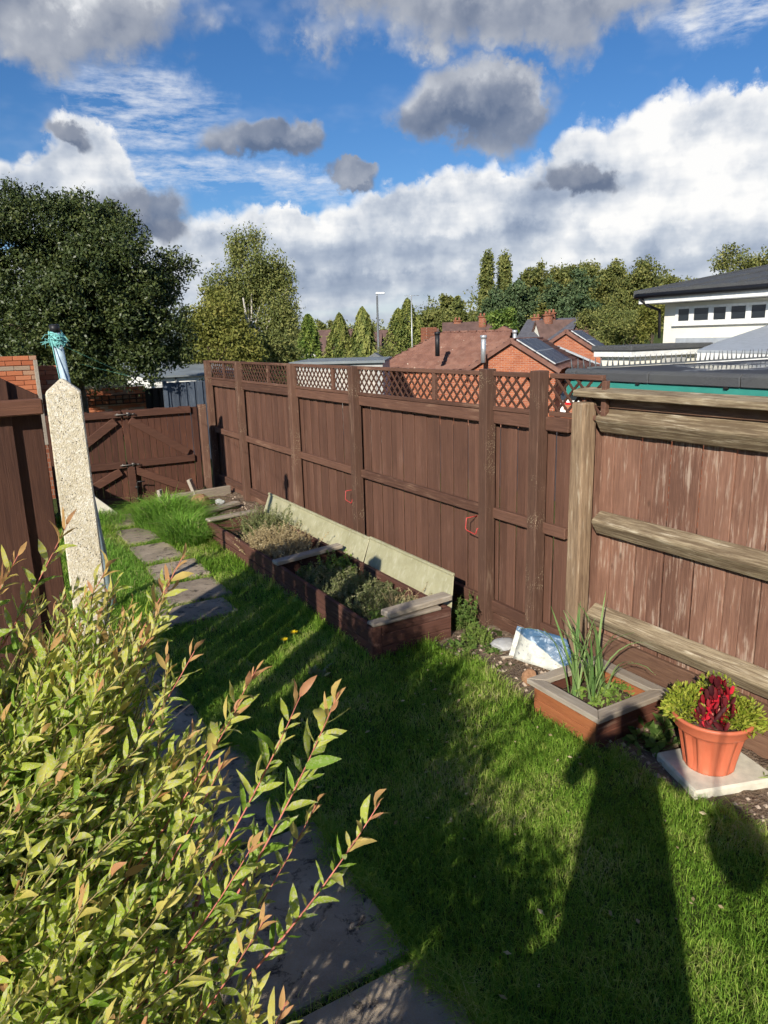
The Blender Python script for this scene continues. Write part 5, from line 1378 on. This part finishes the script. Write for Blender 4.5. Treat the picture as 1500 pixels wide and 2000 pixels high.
MB().add([H1(-1.6, wr_ - .1, zm - .05), H1(-.4, wr_ - .1, zm - .05), H1(-1.0, wr_ - .1, zm + .25), H1(-1.6, wr_ + .6, zm - .05), H1(-.4, wr_ + .6, zm - .05), H1(-1.0, wr_ + .6, zm + .25)], [(0, 1, 2), (5, 4, 3), (0, 2, 5, 3), (1, 4, 5, 2)]).build('gablet', 'roof_tile', b1_)
for (px, y0_, y1_, D_, r_, m_, nm) in ((855, 672, 648, 31, .10, 'black_plastic', 'vent_pipe'), (945, 684, 655, 30, .11, 'metal_pale', 'flue'), (1006, 664, 645, 31.5, .09, 'metal_pale', 'flue')):
    p0, p1 = at(px, y0_, D_), at(px, y1_, D_); p0.z -= .5
    p1 = Vector((p0.x, p0.y, p1.z)); mb = MB().tube([p0, p1], r_, 10); mb.tube([p1 - Vector((0, 0, .12)), p1 + Vector((0, 0, .02))], r_ * 1.25, 10); mb.build(nm, m_, b1_)
nb = at(838, 640, 40); MB().box((nb.x - .35, nb.y - .3, -1), (nb.x + .35, nb.y + .3, 2.95)).build('chimney', 'brick_mid', b1_, bevel=.02)
def solar(Hf, hw_, ze_, zr_, w_a, w_b, n, par):
    L = math.hypot(hw_, zr_ - ze_); du, dz_ = hw_ / L, (ze_ - zr_) / L; nrm = (Hf(1, 0, 0) - Hf(0, 0, 0)) * (-dz_) + Vector((0, 0, du))
    for i in range(n):
        for j in range(2):
            wa_, wb_ = w_a + (w_b - w_a) * i / n + .02, w_a + (w_b - w_a) * (i + 1) / n - .02; sa, sb = .12 + j * .98, .12 + j * .98 + .95
            q = [Hf(du * s_, w_, zr_ + dz_ * s_) for s_, w_ in ((sa, wa_), (sb, wa_), (sb, wb_), (sa, wb_))]
            fr = MB().hexa([v + nrm * .10 for v in q] + [v + nrm * .15 for v in q]).build('solar_panel', 'metal_pale', par)
            c_ = (q[0] + q[1] + q[2] + q[3]) / 4; q2 = [c_ + (v - c_) * .955 for v in q]
            MB().hexa([v + nrm * .145 for v in q2] + [v + nrm * .156 for v in q2]).build('solar_cell', 'solar_cell', fr)
solar(H1, hw, ze - .08, zr, .2, 5.6, 4, b1_)
# low side wing with lean-to roof
solid(H1, [(1.86, 2.0), (4.4, 2.0), (4.4, 8.4), (1.86, 8.4)], -1.5, .30).build('side_wall', 'brick_far', b1_)
tiled(H1(4.7, 8.5, .28), H1(4.7, 1.8, .28), H1(1.95, 1.8, .98), H1(1.95, 8.5, .98), 'roof_slope', b1_)
wn = solid(H1, [(2.1, 1.95), (2.9, 1.95), (2.9, 1.99), (2.1, 1.99)], -.55, .15).build('window', 'white_paint', b1_); solid(H1, [(2.2, 1.93), (2.8, 1.93), (2.8, 1.947), (2.2, 1.947)], -.45, .07).build('pane', 'window_glass', wn)
MB().tube([H1(3.6, 1.9, .25), H1(3.6, 1.9, -1.5)], .05, 6).build('downpipe', 'black_plastic', b1_)
O2 = at(1107, 645, 38.5); H2 = frame(O2)
b2_ = thing('brick_bungalow', 'second orange brick bungalow with solar panels, stepped up behind the first', 'house', Vector((O2.x, O2.y, -1.5)))
gable_wall(H2, -2.5, 2.5, 0, 8, -1.5, .75, 2.42, 'wall', 'brick_far', b2_)
tiled(H2(2.75, 8.2, .72), H2(2.75, -.15, .72), H2(0, -.15, 2.52), H2(0, 8.2, 2.52), 'roof_slope', b2_)
tiled(H2(-2.75, -.15, .72), H2(-2.75, 8.2, .72), H2(0, 8.2, 2.52), H2(0, -.15, 2.52), 'roof_slope', b2_)
for s_ in (-1, 1): MB().bar(H2(2.75 * s_, -.17, .71), H2(0, -.17, 2.52), .06, .17).build('verge', 'roof_tile', b2_)
for k in range(17): MB().bar(H2(0, -.1 + k * .46, 2.58), H2(0, .34 + k * .46, 2.58), .26, .10).build('ridge_tile', 'roof_tile', b2_, bevel=.03)
solar(H2, 2.75, .72, 2.52, .8, 6.6, 4, b2_)
MB().bar(H2(-.4, -.25, 1.75), H2(3.0, -.25, .25), .30, .10).build('flashing', 'lead', b2_)

# ------------------------------------------------------------------ other houses
def house(label, O, yaw, L, Wd, z0_, ze, zr, wall, roof, chim=(), wins=(), gable=None, cat='house', name='house'):
    O = Vector((O.x, O.y, 0)); root = thing(name, label, cat, Vector((O.x, O.y, z0_))); Hf = frame(O, RAD(yaw))
    # ridge runs along u; w is depth
    p = []
    for u in (0, L): p += [Hf(u, 0, z0_), Hf(u, Wd, z0_), Hf(u, Wd, ze), Hf(u, Wd / 2, zr - .12), Hf(u, 0, ze)]
    MB().add(p, [(0, 1, 2, 3, 4), (9, 8, 7, 6, 5), (0, 5, 6, 1), (1, 6, 7, 2), (2, 7, 8, 3), (3, 8, 9, 4), (4, 9, 5, 0)]).build('wall', wall, root)
    for w_e in (-.3, Wd + .3):
        q = [Hf(-.25, w_e, ze - .12), Hf(L + .25, w_e, ze - .12), Hf(L + .25, Wd / 2, zr), Hf(-.25, Wd / 2, zr)]
        MB().hexa([v - Vector((0, 0, .10)) for v in q] + [v + Vector((0, 0, .06)) for v in q]).build('roof', roof, root)
    for (u, w, h) in chim:
        c = MB(); c.hexa([Hf(u - .45, w - .35, zr - 1.2), Hf(u + .45, w - .35, zr - 1.2), Hf(u + .45, w + .35, zr - 1.2), Hf(u - .45, w + .35, zr - 1.2)] + [Hf(u - .45, w - .35, zr + h), Hf(u + .45, w - .35, zr + h), Hf(u + .45, w + .35, zr + h), Hf(u - .45, w + .35, zr + h)])
        c.hexa([Hf(u - .55, w - .45, zr + h), Hf(u + .55, w - .45, zr + h), Hf(u + .55, w + .45, zr + h), Hf(u - .55, w + .45, zr + h)] + [Hf(u - .55, w - .45, zr + h + .15), Hf(u + .55, w - .45, zr + h + .15), Hf(u + .55, w + .45, zr + h + .15), Hf(u - .55, w + .45, zr + h + .15)])
        for s_ in (-.22, .22): c.tube([Hf(u + s_, w, zr + h + .1), Hf(u + s_, w, zr + h + .5)], .13, 7)
        c.build('chimney', 'brick_mid', root)
    for (u, z, ww, hh) in wins:
        f = MB().hexa([Hf(u, -.06, z), Hf(u + ww, -.06, z), Hf(u + ww, -.005, z), Hf(u, -.005, z), Hf(u, -.06, z + hh), Hf(u + ww, -.06, z + hh), Hf(u + ww, -.005, z + hh), Hf(u, -.005, z + hh)]).build('window', 'white_paint', root)
        MB().hexa([Hf(u + .1, -.075, z + .1), Hf(u + ww - .1, -.075, z + .1), Hf(u + ww - .1, -.062, z + .1), Hf(u + .1, -.062, z + .1), Hf(u + .1, -.075, z + hh - .1), Hf(u + ww - .1, -.075, z + hh - .1), Hf(u + ww - .1, -.062, z + hh - .1), Hf(u + .1, -.062, z + hh - .1)]).build('pane', 'window_glass', f)
    return root
house('brown-roofed terrace with three brick chimneys behind the hipped bungalow', at(868, 650, 85), 36, 7.5, 7, -3, 2.0, 4.1, 'brick_far', 'brown_roof', ((1.6, 3.5, .1), (4.6, 2.6, .5), (7.2, 3.5, .3)), ((1, .2, 1.2, 1.2),))
house('slate-grey roofed house with brick chimneys among the trees', at(1012, 655, 80), 60, 5.5, 8, -3, 1.9, 4.1, 'brick_far', 'slate_roof', ((.8, 4, .1), (3.0, 2.5, .5)))
house('brown-roofed house with a cream gable end and brick chimney', at(1062, 655, 78), 20, 6.0, 3.6, -3, 1.5, 3.9, 'cream_render', 'brown_roof', ((1.2, 1.8, .5),), ((.6, -.6, 1.0, 1.0),))
house('white gabled house partly behind the bright conifer', at(578, 660, 88), 62, 7, 6, -3, 1.3, 3.6, 'white_render', 'brown_roof', (), ((.5, -.8, 1.2, 1.2),))
house('brick house with brown roof and white windows between conifers', at(624, 672, 84), 34, 7, 6, -3, .8, 3.2, 'brick_far', 'brown_roof', (), ((.6, -.75, 1.4, 1.1), (3.0, -1.2, 2.2, 1.6)))
house('white house with brown roof right of the lamp post', at(744, 668, 86), 30, 7, 6, -3, .9, 3.4, 'white_render', 'brown_roof', (), ((3.8, -.9, 1.1, 1.2), (1.2, -.9, 1.1, 1.2)))
# grey flat garages behind the trellis
gb = thing('garage_block', 'row of low garages with grey flat roof behind the trellis', 'garage', at(650, 760, 26))
Hg = frame(at(572, 720, 27), RAD(34)); zg = at(600, 706, 27).z
solid(Hg, [(0, 0), (3.4, 0), (3.4, 5), (0, 5)], -1.5, zg - .1).build('wall', 'grey_cladding', gb)
solid(Hg, [(-.1, -.15), (3.5, -.15), (3.5, 5.1), (-.1, 5.1)], zg - .095, zg).build('roof', 'grey_flat', gb)
for k in range(2): solid(Hg, [(.15 + k * 1.6, -.04), (1.55 + k * 1.6, -.04), (1.55 + k * 1.6, -.004), (.15 + k * 1.6, -.004)], -1.4, zg - .35).build('garage_door', 'door_dull', gb)
sh = thing('small_shed', 'small grey shed with pitched roof beside the lamp post', 'shed', at(727, 712, 42)); Hs = frame(at(716, 712, 42), RAD(34)); zs = at(720, 701, 42).z
gable_wall(Hs, 0, 1.0, 0, 1.6, -1.5, zs, zs + .3, 'wall', 'grey_cladding', sh); MB().add([Hs(-.08, -.08, zs - .0), Hs(.5, -.08, zs + .36), Hs(1.08, -.08, zs), Hs(-.08, 1.7, zs), Hs(.5, 1.7, zs + .36), Hs(1.08, 1.7, zs)], [(0, 1, 4, 3), (1, 2, 5, 4), (0, 2, 1), (3, 4, 5)]).build('roof', 'metal_grey', sh)

# ------------------------------------------------------------------ street lamp, aerial, car
lp = at(740, 715, 45); ltop = at(737, 574, 45); lp = Vector((ltop.x, ltop.y, -1.5))
lm = thing('street_lamp', 'tall grey street lamp with flat head, behind the trellis fence', 'lamp', lp)
MB().tube([lp, lp + Vector((0, 0, 2.0)), Vector((lp.x, lp.y, ltop.z - .1))], [.09, .075, .06], 10).build('column', 'metal_grey', lm)
rr_ = Vector((.86, -.51, 0)); MB().tube([ltop - Vector((0, 0, .5)), ltop], .05, 8).build('collar', 'metal_pale', lm)
MB().hexa([ltop + rr_ * a_ + Vector((-.51, -.86, 0)) * b_ + Vector((0, 0, c_)) for c_ in (0,) for a_, b_ in ((-.12, -.1), (.5, -.06), (.5, .06), (-.12, .1))] + [ltop + rr_ * a_ + Vector((-.51, -.86, 0)) * b_ + Vector((0, 0, c_)) for a_, b_, c_ in ((-.08, -.07, .14), (.5, -.04, .13), (.5, .04, .13), (-.08, .07, .14))]).build('lamp_head', 'metal_pale', lm, bevel=.02)
ab = at(804, 672, 46); atop = at(804, 577, 46); ab = Vector((atop.x, atop.y, -1.5))
an = thing('aerial_mast', 'thin pale aerial mast in front of the double-topped conifer', 'aerial', ab)
MB().tube([ab, atop], .035, 6).build('mast', 'metal_pale', an)
mb = MB(); mb.tube([atop - rr_ * .45, atop + rr_ * .5], .015, 4)
for k in range(9): q = atop + rr_ * (-.4 + k * .1); mb.tube([q + Vector((-.2, -.35, 0)) * .5, q + Vector((.2, .35, 0)) * .5 + Vector((0, 0, .05))], .010, 4)
mb.build('antenna', 'metal_pale', an)
def car():
    O = at(1078, 800, 32); O = Vector((O.x, O.y, 0)); yaw = math.atan2(O.x, O.y) + .05; zb = -1.45; Hc = frame(O, yaw)
    root = thing('parked_car', 'white hatchback seen from behind through the trellis', 'car', (O.x, O.y, zb))
    sec = [(0.0, .35, .80, 1.42, .60), (.08, .25, .95, 1.50, .66), (.9, .22, .95, 1.56, .70), (2.2, .22, .92, 1.50, .68), (2.9, .22, .90, 1.02, .80), (3.9, .28, .78, .86, .74)]
    vs = []
    for (w, z0_, zm_, z1_, hw_) in sec:
        for (u, z) in ((-.82, z0_), (-.87, .6), (-.86, zm_), (-hw_, z1_ - .06), (-hw_ + .12, z1_), (hw_ - .12, z1_), (hw_, z1_ - .06), (.86, zm_), (.87, .6), (.82, z0_)): vs.append(Hc(u, w, zb + z))
    n = 10; f = [tuple(range(n)), tuple(range(len(vs) - n, len(vs)))[::-1]]
    for i in range(len(sec) - 1):
        for k in range(n): f.append((i * n + k, i * n + (k + 1) % n, (i + 1) * n + (k + 1) % n, (i + 1) * n + k))
    MB().add(vs, f).build('body', 'car_white', root, bevel=.02, smooth=False)
    def slab_(u0, u1, w0_, w1_, za, zc, nm, m, par=root): return MB().hexa([Hc(u, w, zb + za) for u, w in ((u0, w0_), (u1, w0_), (u1, w0_ + .05), (u0, w0_ + .05))] + [Hc(u, w, zb + zc) for u, w in ((u0 * .86, w1_), (u1 * .86, w1_), (u1 * .86, w1_ + .05), (u0 * .86, w1_ + .05))]).build(nm, m, par)
    slab_(-.66, .66, -.06, .02, 1.0, 1.38, 'rear_window', 'window_glass')
    for s_ in (-1, 1):
        slab_(*(sorted((s_ * .60, s_ * .86))), -.04, -.035, .80, 1.02, 'tail_light', 'tail_red')
        for w in (.65, 3.2):
            wh = MB().tube([Hc(s_ * .70, w, zb + .31), Hc(s_ * .885, w, zb + .31)], .31, 18).build('wheel', 'rubber', root); MB().tube([Hc(s_ * .88, w, zb + .31), Hc(s_ * .895, w, zb + .31)], .19, 14).build('rim', 'metal_pale', wh)
    slab_(-.80, .80, -.10, -.08, .34, .58, 'bumper', 'car_white'); slab_(-.26, .26, -.07, -.06, .70, .81, 'number_plate', 'number_yellow')
car()

# ------------------------------------------------------------------ trees
def lobe_at(px, py, D, r, ry=None, rz=None): p = at(px, py, D); return (p.x, p.y, p.z, r, ry or r, rz or r)
bt = at(150, 720, 17.5)
tree('evergreen_tree', 'large dark glossy evergreen tree rising over the brick walls at left', (bt.x, bt.y, gz(bt.x, bt.y)), 'laurel_leaf',
     [lobe_at(40, 520, 17, 1.5), lobe_at(150, 480, 17.5, 1.15), lobe_at(60, 445, 18, 1.0), lobe_at(-60, 560, 17, 1.6), lobe_at(240, 530, 17, 1.25), lobe_at(300, 600, 17.5, 1.0), lobe_at(190, 610, 16.6, 1.5), lobe_at(320, 670, 17.5, .75), lobe_at(90, 640, 16.6, 1.3), lobe_at(-40, 680, 17, 1.3), lobe_at(230, 680, 16.8, .95), lobe_at(330, 530, 18, .6), lobe_at(150, 430, 18, .55), lobe_at(20, 405, 18, .45), lobe_at(215, 445, 18, .5), lobe_at(200, 540, 17.5, 1.2), lobe_at(265, 590, 17.2, 1.0), lobe_at(120, 560, 17, 1.3), lobe_at(70, 700, 16.8, .9), lobe_at(150, 705, 16.6, .8), lobe_at(255, 705, 16.8, .6)],
     4300, .10, 40, .088, .22, up=.5, limbs=6, shell=(.62, 1.04), sub=11)
bt = at(492, 705, 34)
tree('birch_tree', 'tall loose olive-green birch with drooping sprays, left of the conifers', (bt.x, bt.y, -1.6), 'birch_leaf',
     [lobe_at(480, 500, 34, .85, rz=1.0), lobe_at(470, 550, 34, 1.2, rz=1.4), lobe_at(440, 600, 34, 1.0), lobe_at(520, 560, 34, 1.0, rz=1.3), lobe_at(545, 600, 34, .9, rz=1.0), lobe_at(560, 555, 34, .45, rz=.55), lobe_at(530, 650, 34, 1.1, rz=1.4), lobe_at(480, 650, 34.5, 1.3), lobe_at(500, 470, 34, .4, rz=.4), lobe_at(420, 560, 34, .5)],
     760, .17, 44, .135, .16, 'birch_bark', flat=1.9, up=.2, shell=(.5, 1.1), droop=.9, sub=4)
bt = at(420, 720, 30)
tree('golden_shrub_tree', 'yellow-green bushy tree in front of the birch', (bt.x, bt.y, -1.6), 'gold_leaf',
     [lobe_at(400, 640, 30, .9), lobe_at(440, 620, 30.5, .85), lobe_at(460, 670, 30, .9), lobe_at(395, 690, 30, .8), lobe_at(490, 690, 30, .5), lobe_at(420, 585, 31, .5)], 480, .18, 34, .15, .10, shell=(.5, 1.0))
bt = at(545, 712, 33)
tree('shade_shrub', 'dark grey-green shrub at the foot of the birch', (bt.x, bt.y, -1.6), 'birch_leaf', [lobe_at(535, 680, 32.5, .8), lobe_at(560, 700, 33, .6), lobe_at(510, 712, 32, .6), lobe_at(575, 690, 33, .35)], 240, .16, 30, .14, .08, shell=(.5, 1.0))
bt = at(450, 760, 24)
tree('fence_shrub', 'low scrubby shrub seen through the far trellis panels', (bt.x, bt.y, -1.6), 'gold_leaf', [lobe_at(430, 748, 24, .5), lobe_at(500, 752, 24, .55), lobe_at(550, 760, 23, .45), lobe_at(470, 775, 23, .6)], 200, .14, 26, .11, .06, shell=(.4, 1.0))
bt = at(700, 730, 40)
tree('fence_shrub', 'sparse olive shrub beside the small grey shed', (bt.x, bt.y, -1.6), 'wood_leaf', [lobe_at(690, 712, 40, .6), lobe_at(715, 720, 40, .5), lobe_at(755, 690, 44, .5), lobe_at(770, 700, 42, .35)], 150, .16, 24, .15, .06, shell=(.3, 1.0))
def con(label, px, py_top, D, wpx, mat, n, leaf, **k):
    b = at(px, 700, D); z0_ = -2.0; top = at(px, py_top, D).z
    conifer('conifer_tree', label, (b.x, b.y, z0_), top - z0_, wpx / 2 * D / 1400 * 1.24, mat, n, leaf, group='conifers behind the trellis fence', **k)
con('bright green cone-shaped conifer, leftmost of the garden conifers', 606, 614, 55, 50, 'conifer_bright', 14000, .20, power=.60, droop=.1)
con('olive green conifer left of the weeping one', 666, 612, 52, 62, 'conifer_leaf', 17000, .19, power=.72)
con('weeping olive conifer just left of the street lamp', 711, 601, 50, 56, 'conifer_leaf', 18000, .20, power=.62, droop=1.6)
con('double-topped dark conifer behind the aerial mast', 798, 584, 60, 66, 'conifer_leaf', 22000, .22, power=.70, tips=((0, 0, 1.0), (-.55, .55, .90), (.7, -.4, .82)))
ptree = lambda label, px, top, D, w, mat, n, **k: None
def round_tree(label, px, ytop, ybot, wpx, D, mat, n, per=26, leaf=None, group='trees on the wooded slope', name='broadleaf_tree', lob=9, shell=(.5, 1.02)):
    c = at(px, (ytop + ybot) / 2, D); k = D / 1400; rx = wpx / 2 * k; rz = (ybot - ytop) / 2 * k
    L = [(c.x, c.y, c.z, rx * .62, rx * .62, rz * .7)]
    for i in range(lob):
        a = random.uniform(0, 6.283); zz = random.uniform(-.62, .66); q = math.sqrt(max(0, 1 - zz * zz)) * .62
        s_ = random.uniform(.30, .46); L.append((c.x + math.cos(a) * rx * q, c.y + math.sin(a) * rx * q, c.z + zz * rz, rx * s_, rx * s_, rz * s_ * 1.05))
    base = Vector((c.x, c.y, min(gz(c.x, c.y), c.z - rz)))
    return tree(name, label, base, mat, L, n, .085 * rx + .08, per, leaf or (.0042 * D), rx * .07, group=group, shell=shell, limbs=5, sub=4)
round_tree('round dark green tree between the chimneyed houses', 980, 606, 680, 66, 66, 'conifer_bright', 330, 30)
round_tree('pale olive round tree right of the double-topped conifer', 850, 596, 660, 62, 120, 'wood_leaf', 260)
round_tree('small olive tree topping the far slope left of the poplars', 876, 578, 640, 52, 150, 'wood_leaf', 220)
round_tree('grey-green tree below and left of the poplars', 903, 585, 650, 60, 130, 'birch_leaf', 240)
def poplar(label, px, yt, yb_, w, D):
    c = at(px, (yt + yb_) / 2, D); k = D / 1400; rz = (yb_ - yt) / 2 * k; rx = w / 2 * k
    L = [(c.x + random.uniform(-.2, .2) * rx, c.y, c.z + q * rz, rx * (1 - .42 * max(0, q)) * .8, rx * .8, rz * .26) for q in (-.75, -.5, -.25, 0, .25, .5, .72)]
    tree('poplar_tree', label, (c.x, c.y, c.z - rz - 2), 'birch_leaf', L, 300, .35, 26, .0042 * D, .35, 'birch_bark', 'poplars on the wooded slope', flat=2.0, up=.1, shell=(.3, 1.1))
poplar('tall narrow poplar on the wooded slope, left of the pair', 951, 500, 640, 34, 140); poplar('tall narrow poplar on the wooded slope, right of the pair', 986, 500, 620, 26, 145)
con2 = [(972, 545, 650, 70, 120, 'pine_leaf', 'dark pine at the foot of the two poplars'), (1018, 548, 650, 66, 125, 'pine_leaf', 'dark pine right of the poplars'), (1110, 540, 650, 104, 118, 'pine_leaf', 'broad dark green pine standing before the paler slope trees')]
for (px, yt, yb_, w_, D_, m_, lab) in con2: round_tree(lab, px, yt, yb_, w_, D_, m_, 360, 26, name='pine_tree', lob=12)
for (px, yt, yb_, w_, D_, m_, lab) in ((1052, 518, 640, 80, 160, 'wood_leaf', 'rounded olive tree behind the dark pines'), (1122, 512, 620, 110, 170, 'wood_leaf', 'broad olive crown above the dark broad pine'), (1185, 516, 640, 90, 160, 'wood_leaf', 'olive tree right of the broad dark pine'),
                                       (1244, 506, 660, 120, 140, 'wood_leaf', 'tallest olive-green tree on the slope, left of the pale building'), (1320, 540, 640, 80, 170, 'wood_leaf', 'low olive tree at the crest beside the pale building'), (1360, 545, 640, 80, 150, 'wood_leaf', 'olive tree meeting the corner of the pale roof')):
    round_tree(lab, px, yt, yb_, w_, D_, m_, 520, 28, lob=13)
round_tree('near large olive tree rising over the dark roof at right', 1455, 484, 620, 170, 70, 'wood_leaf', 700, 30, leaf=.30, lob=14)
round_tree('bare-looking brownish scrub tree above the second bungalow', 1215, 596, 680, 130, 62, 'birch_leaf', 520, 26, leaf=.2, lob=12, shell=(.3, 1.1))
round_tree('weeping yellow-green willow beside the pale building', 1275, 585, 680, 60, 58, 'gold_leaf', 300, 26, leaf=.2)
round_tree('bright green shrub tree left of the scrub above the bungalows', 1150, 600, 670, 60, 80, 'wood_leaf', 260, 26, leaf=.26)
# the wood behind reads as one mass
L = []
for i in range(110):
    px = random.uniform(840, 1560); D_ = random.uniform(170, 225); yt = 548 + (38 if px < 930 else 0) - (14 if 1040 < px < 1300 else 0) + random.uniform(-10, 16)
    p = at(px, yt + 45, D_); r_ = random.uniform(4, 7); L.append((p.x, p.y, p.z, r_, r_, r_ * .95)); L.append((p.x, p.y, p.z - 7, r_ * 1.2, r_ * 1.2, r_))
P, o_, tt = crown_points(L, 4200, .8, 22, .8, (.6, 1.0)); d_ = unit(rng.normal(size=P.shape) + o_ * .5); nr = unit(o_ * .8 + np.array((0, 0, .4)) + rng.normal(size=P.shape) * .5)
lf2 = .85 * rng.uniform(.7, 1.3, len(P)); v, q, tt = leaf_quads(P, d_, lf2, lf2 * .55, tt, nr); wd_ = np_mesh('woodland', 'wood_leaf', v, q, tt); tag(wd_, 'mass of olive-green woodland on the far slope', 'woodland', kind='stuff')
L = []
for i in range(60):
    px = random.uniform(380, 900); D_ = random.uniform(150, 260); p = at(px, 652 + random.uniform(-10, 6), D_); r_ = random.uniform(2.0, 4.0); L.append((p.x, p.y, p.z - 1, r_, r_, r_))
P, o_, tt = crown_points(L, 900, .6, 18, .8); d_ = unit(rng.normal(size=P.shape) + o_ * .5); lf2 = .7 * rng.uniform(.7, 1.3, len(P)); v, q, tt = leaf_quads(P, d_, lf2, lf2 * .55, tt); wd_ = np_mesh('far_trees', 'wood_leaf', v, q, tt); tag(wd_, 'low line of distant trees behind the houses', 'trees', kind='stuff')
round_tree('feathery pale tree between the two left conifers, far off', 636, 620, 690, 34, 95, 'birch_leaf', 160, 22)
# far ridge
hv = []; hq = []
for i in range(121):
    azd = -40 + i * 1.2; r_ = 900; hh = 13 + 8 * math.sin(azd * .11 + 1) + 4 * math.sin(azd * .43) + 1.5 * math.sin(azd * 1.9)
    for rr2, hz in ((700, -4), (r_, hh), (1300, hh * .9), (1700, -5)): hv.append((math.sin(RAD(azd)) * rr2, math.cos(RAD(azd)) * rr2, hz))
for i in range(120):
    for k in range(3): hq.append((i * 4 + k, i * 4 + 4 + k, i * 4 + 5 + k, i * 4 + 1 + k))
hl = np_mesh('hills', 'hill_far', np.array(hv), np.array(hq), smooth=True); hl['kind'] = 'structure'
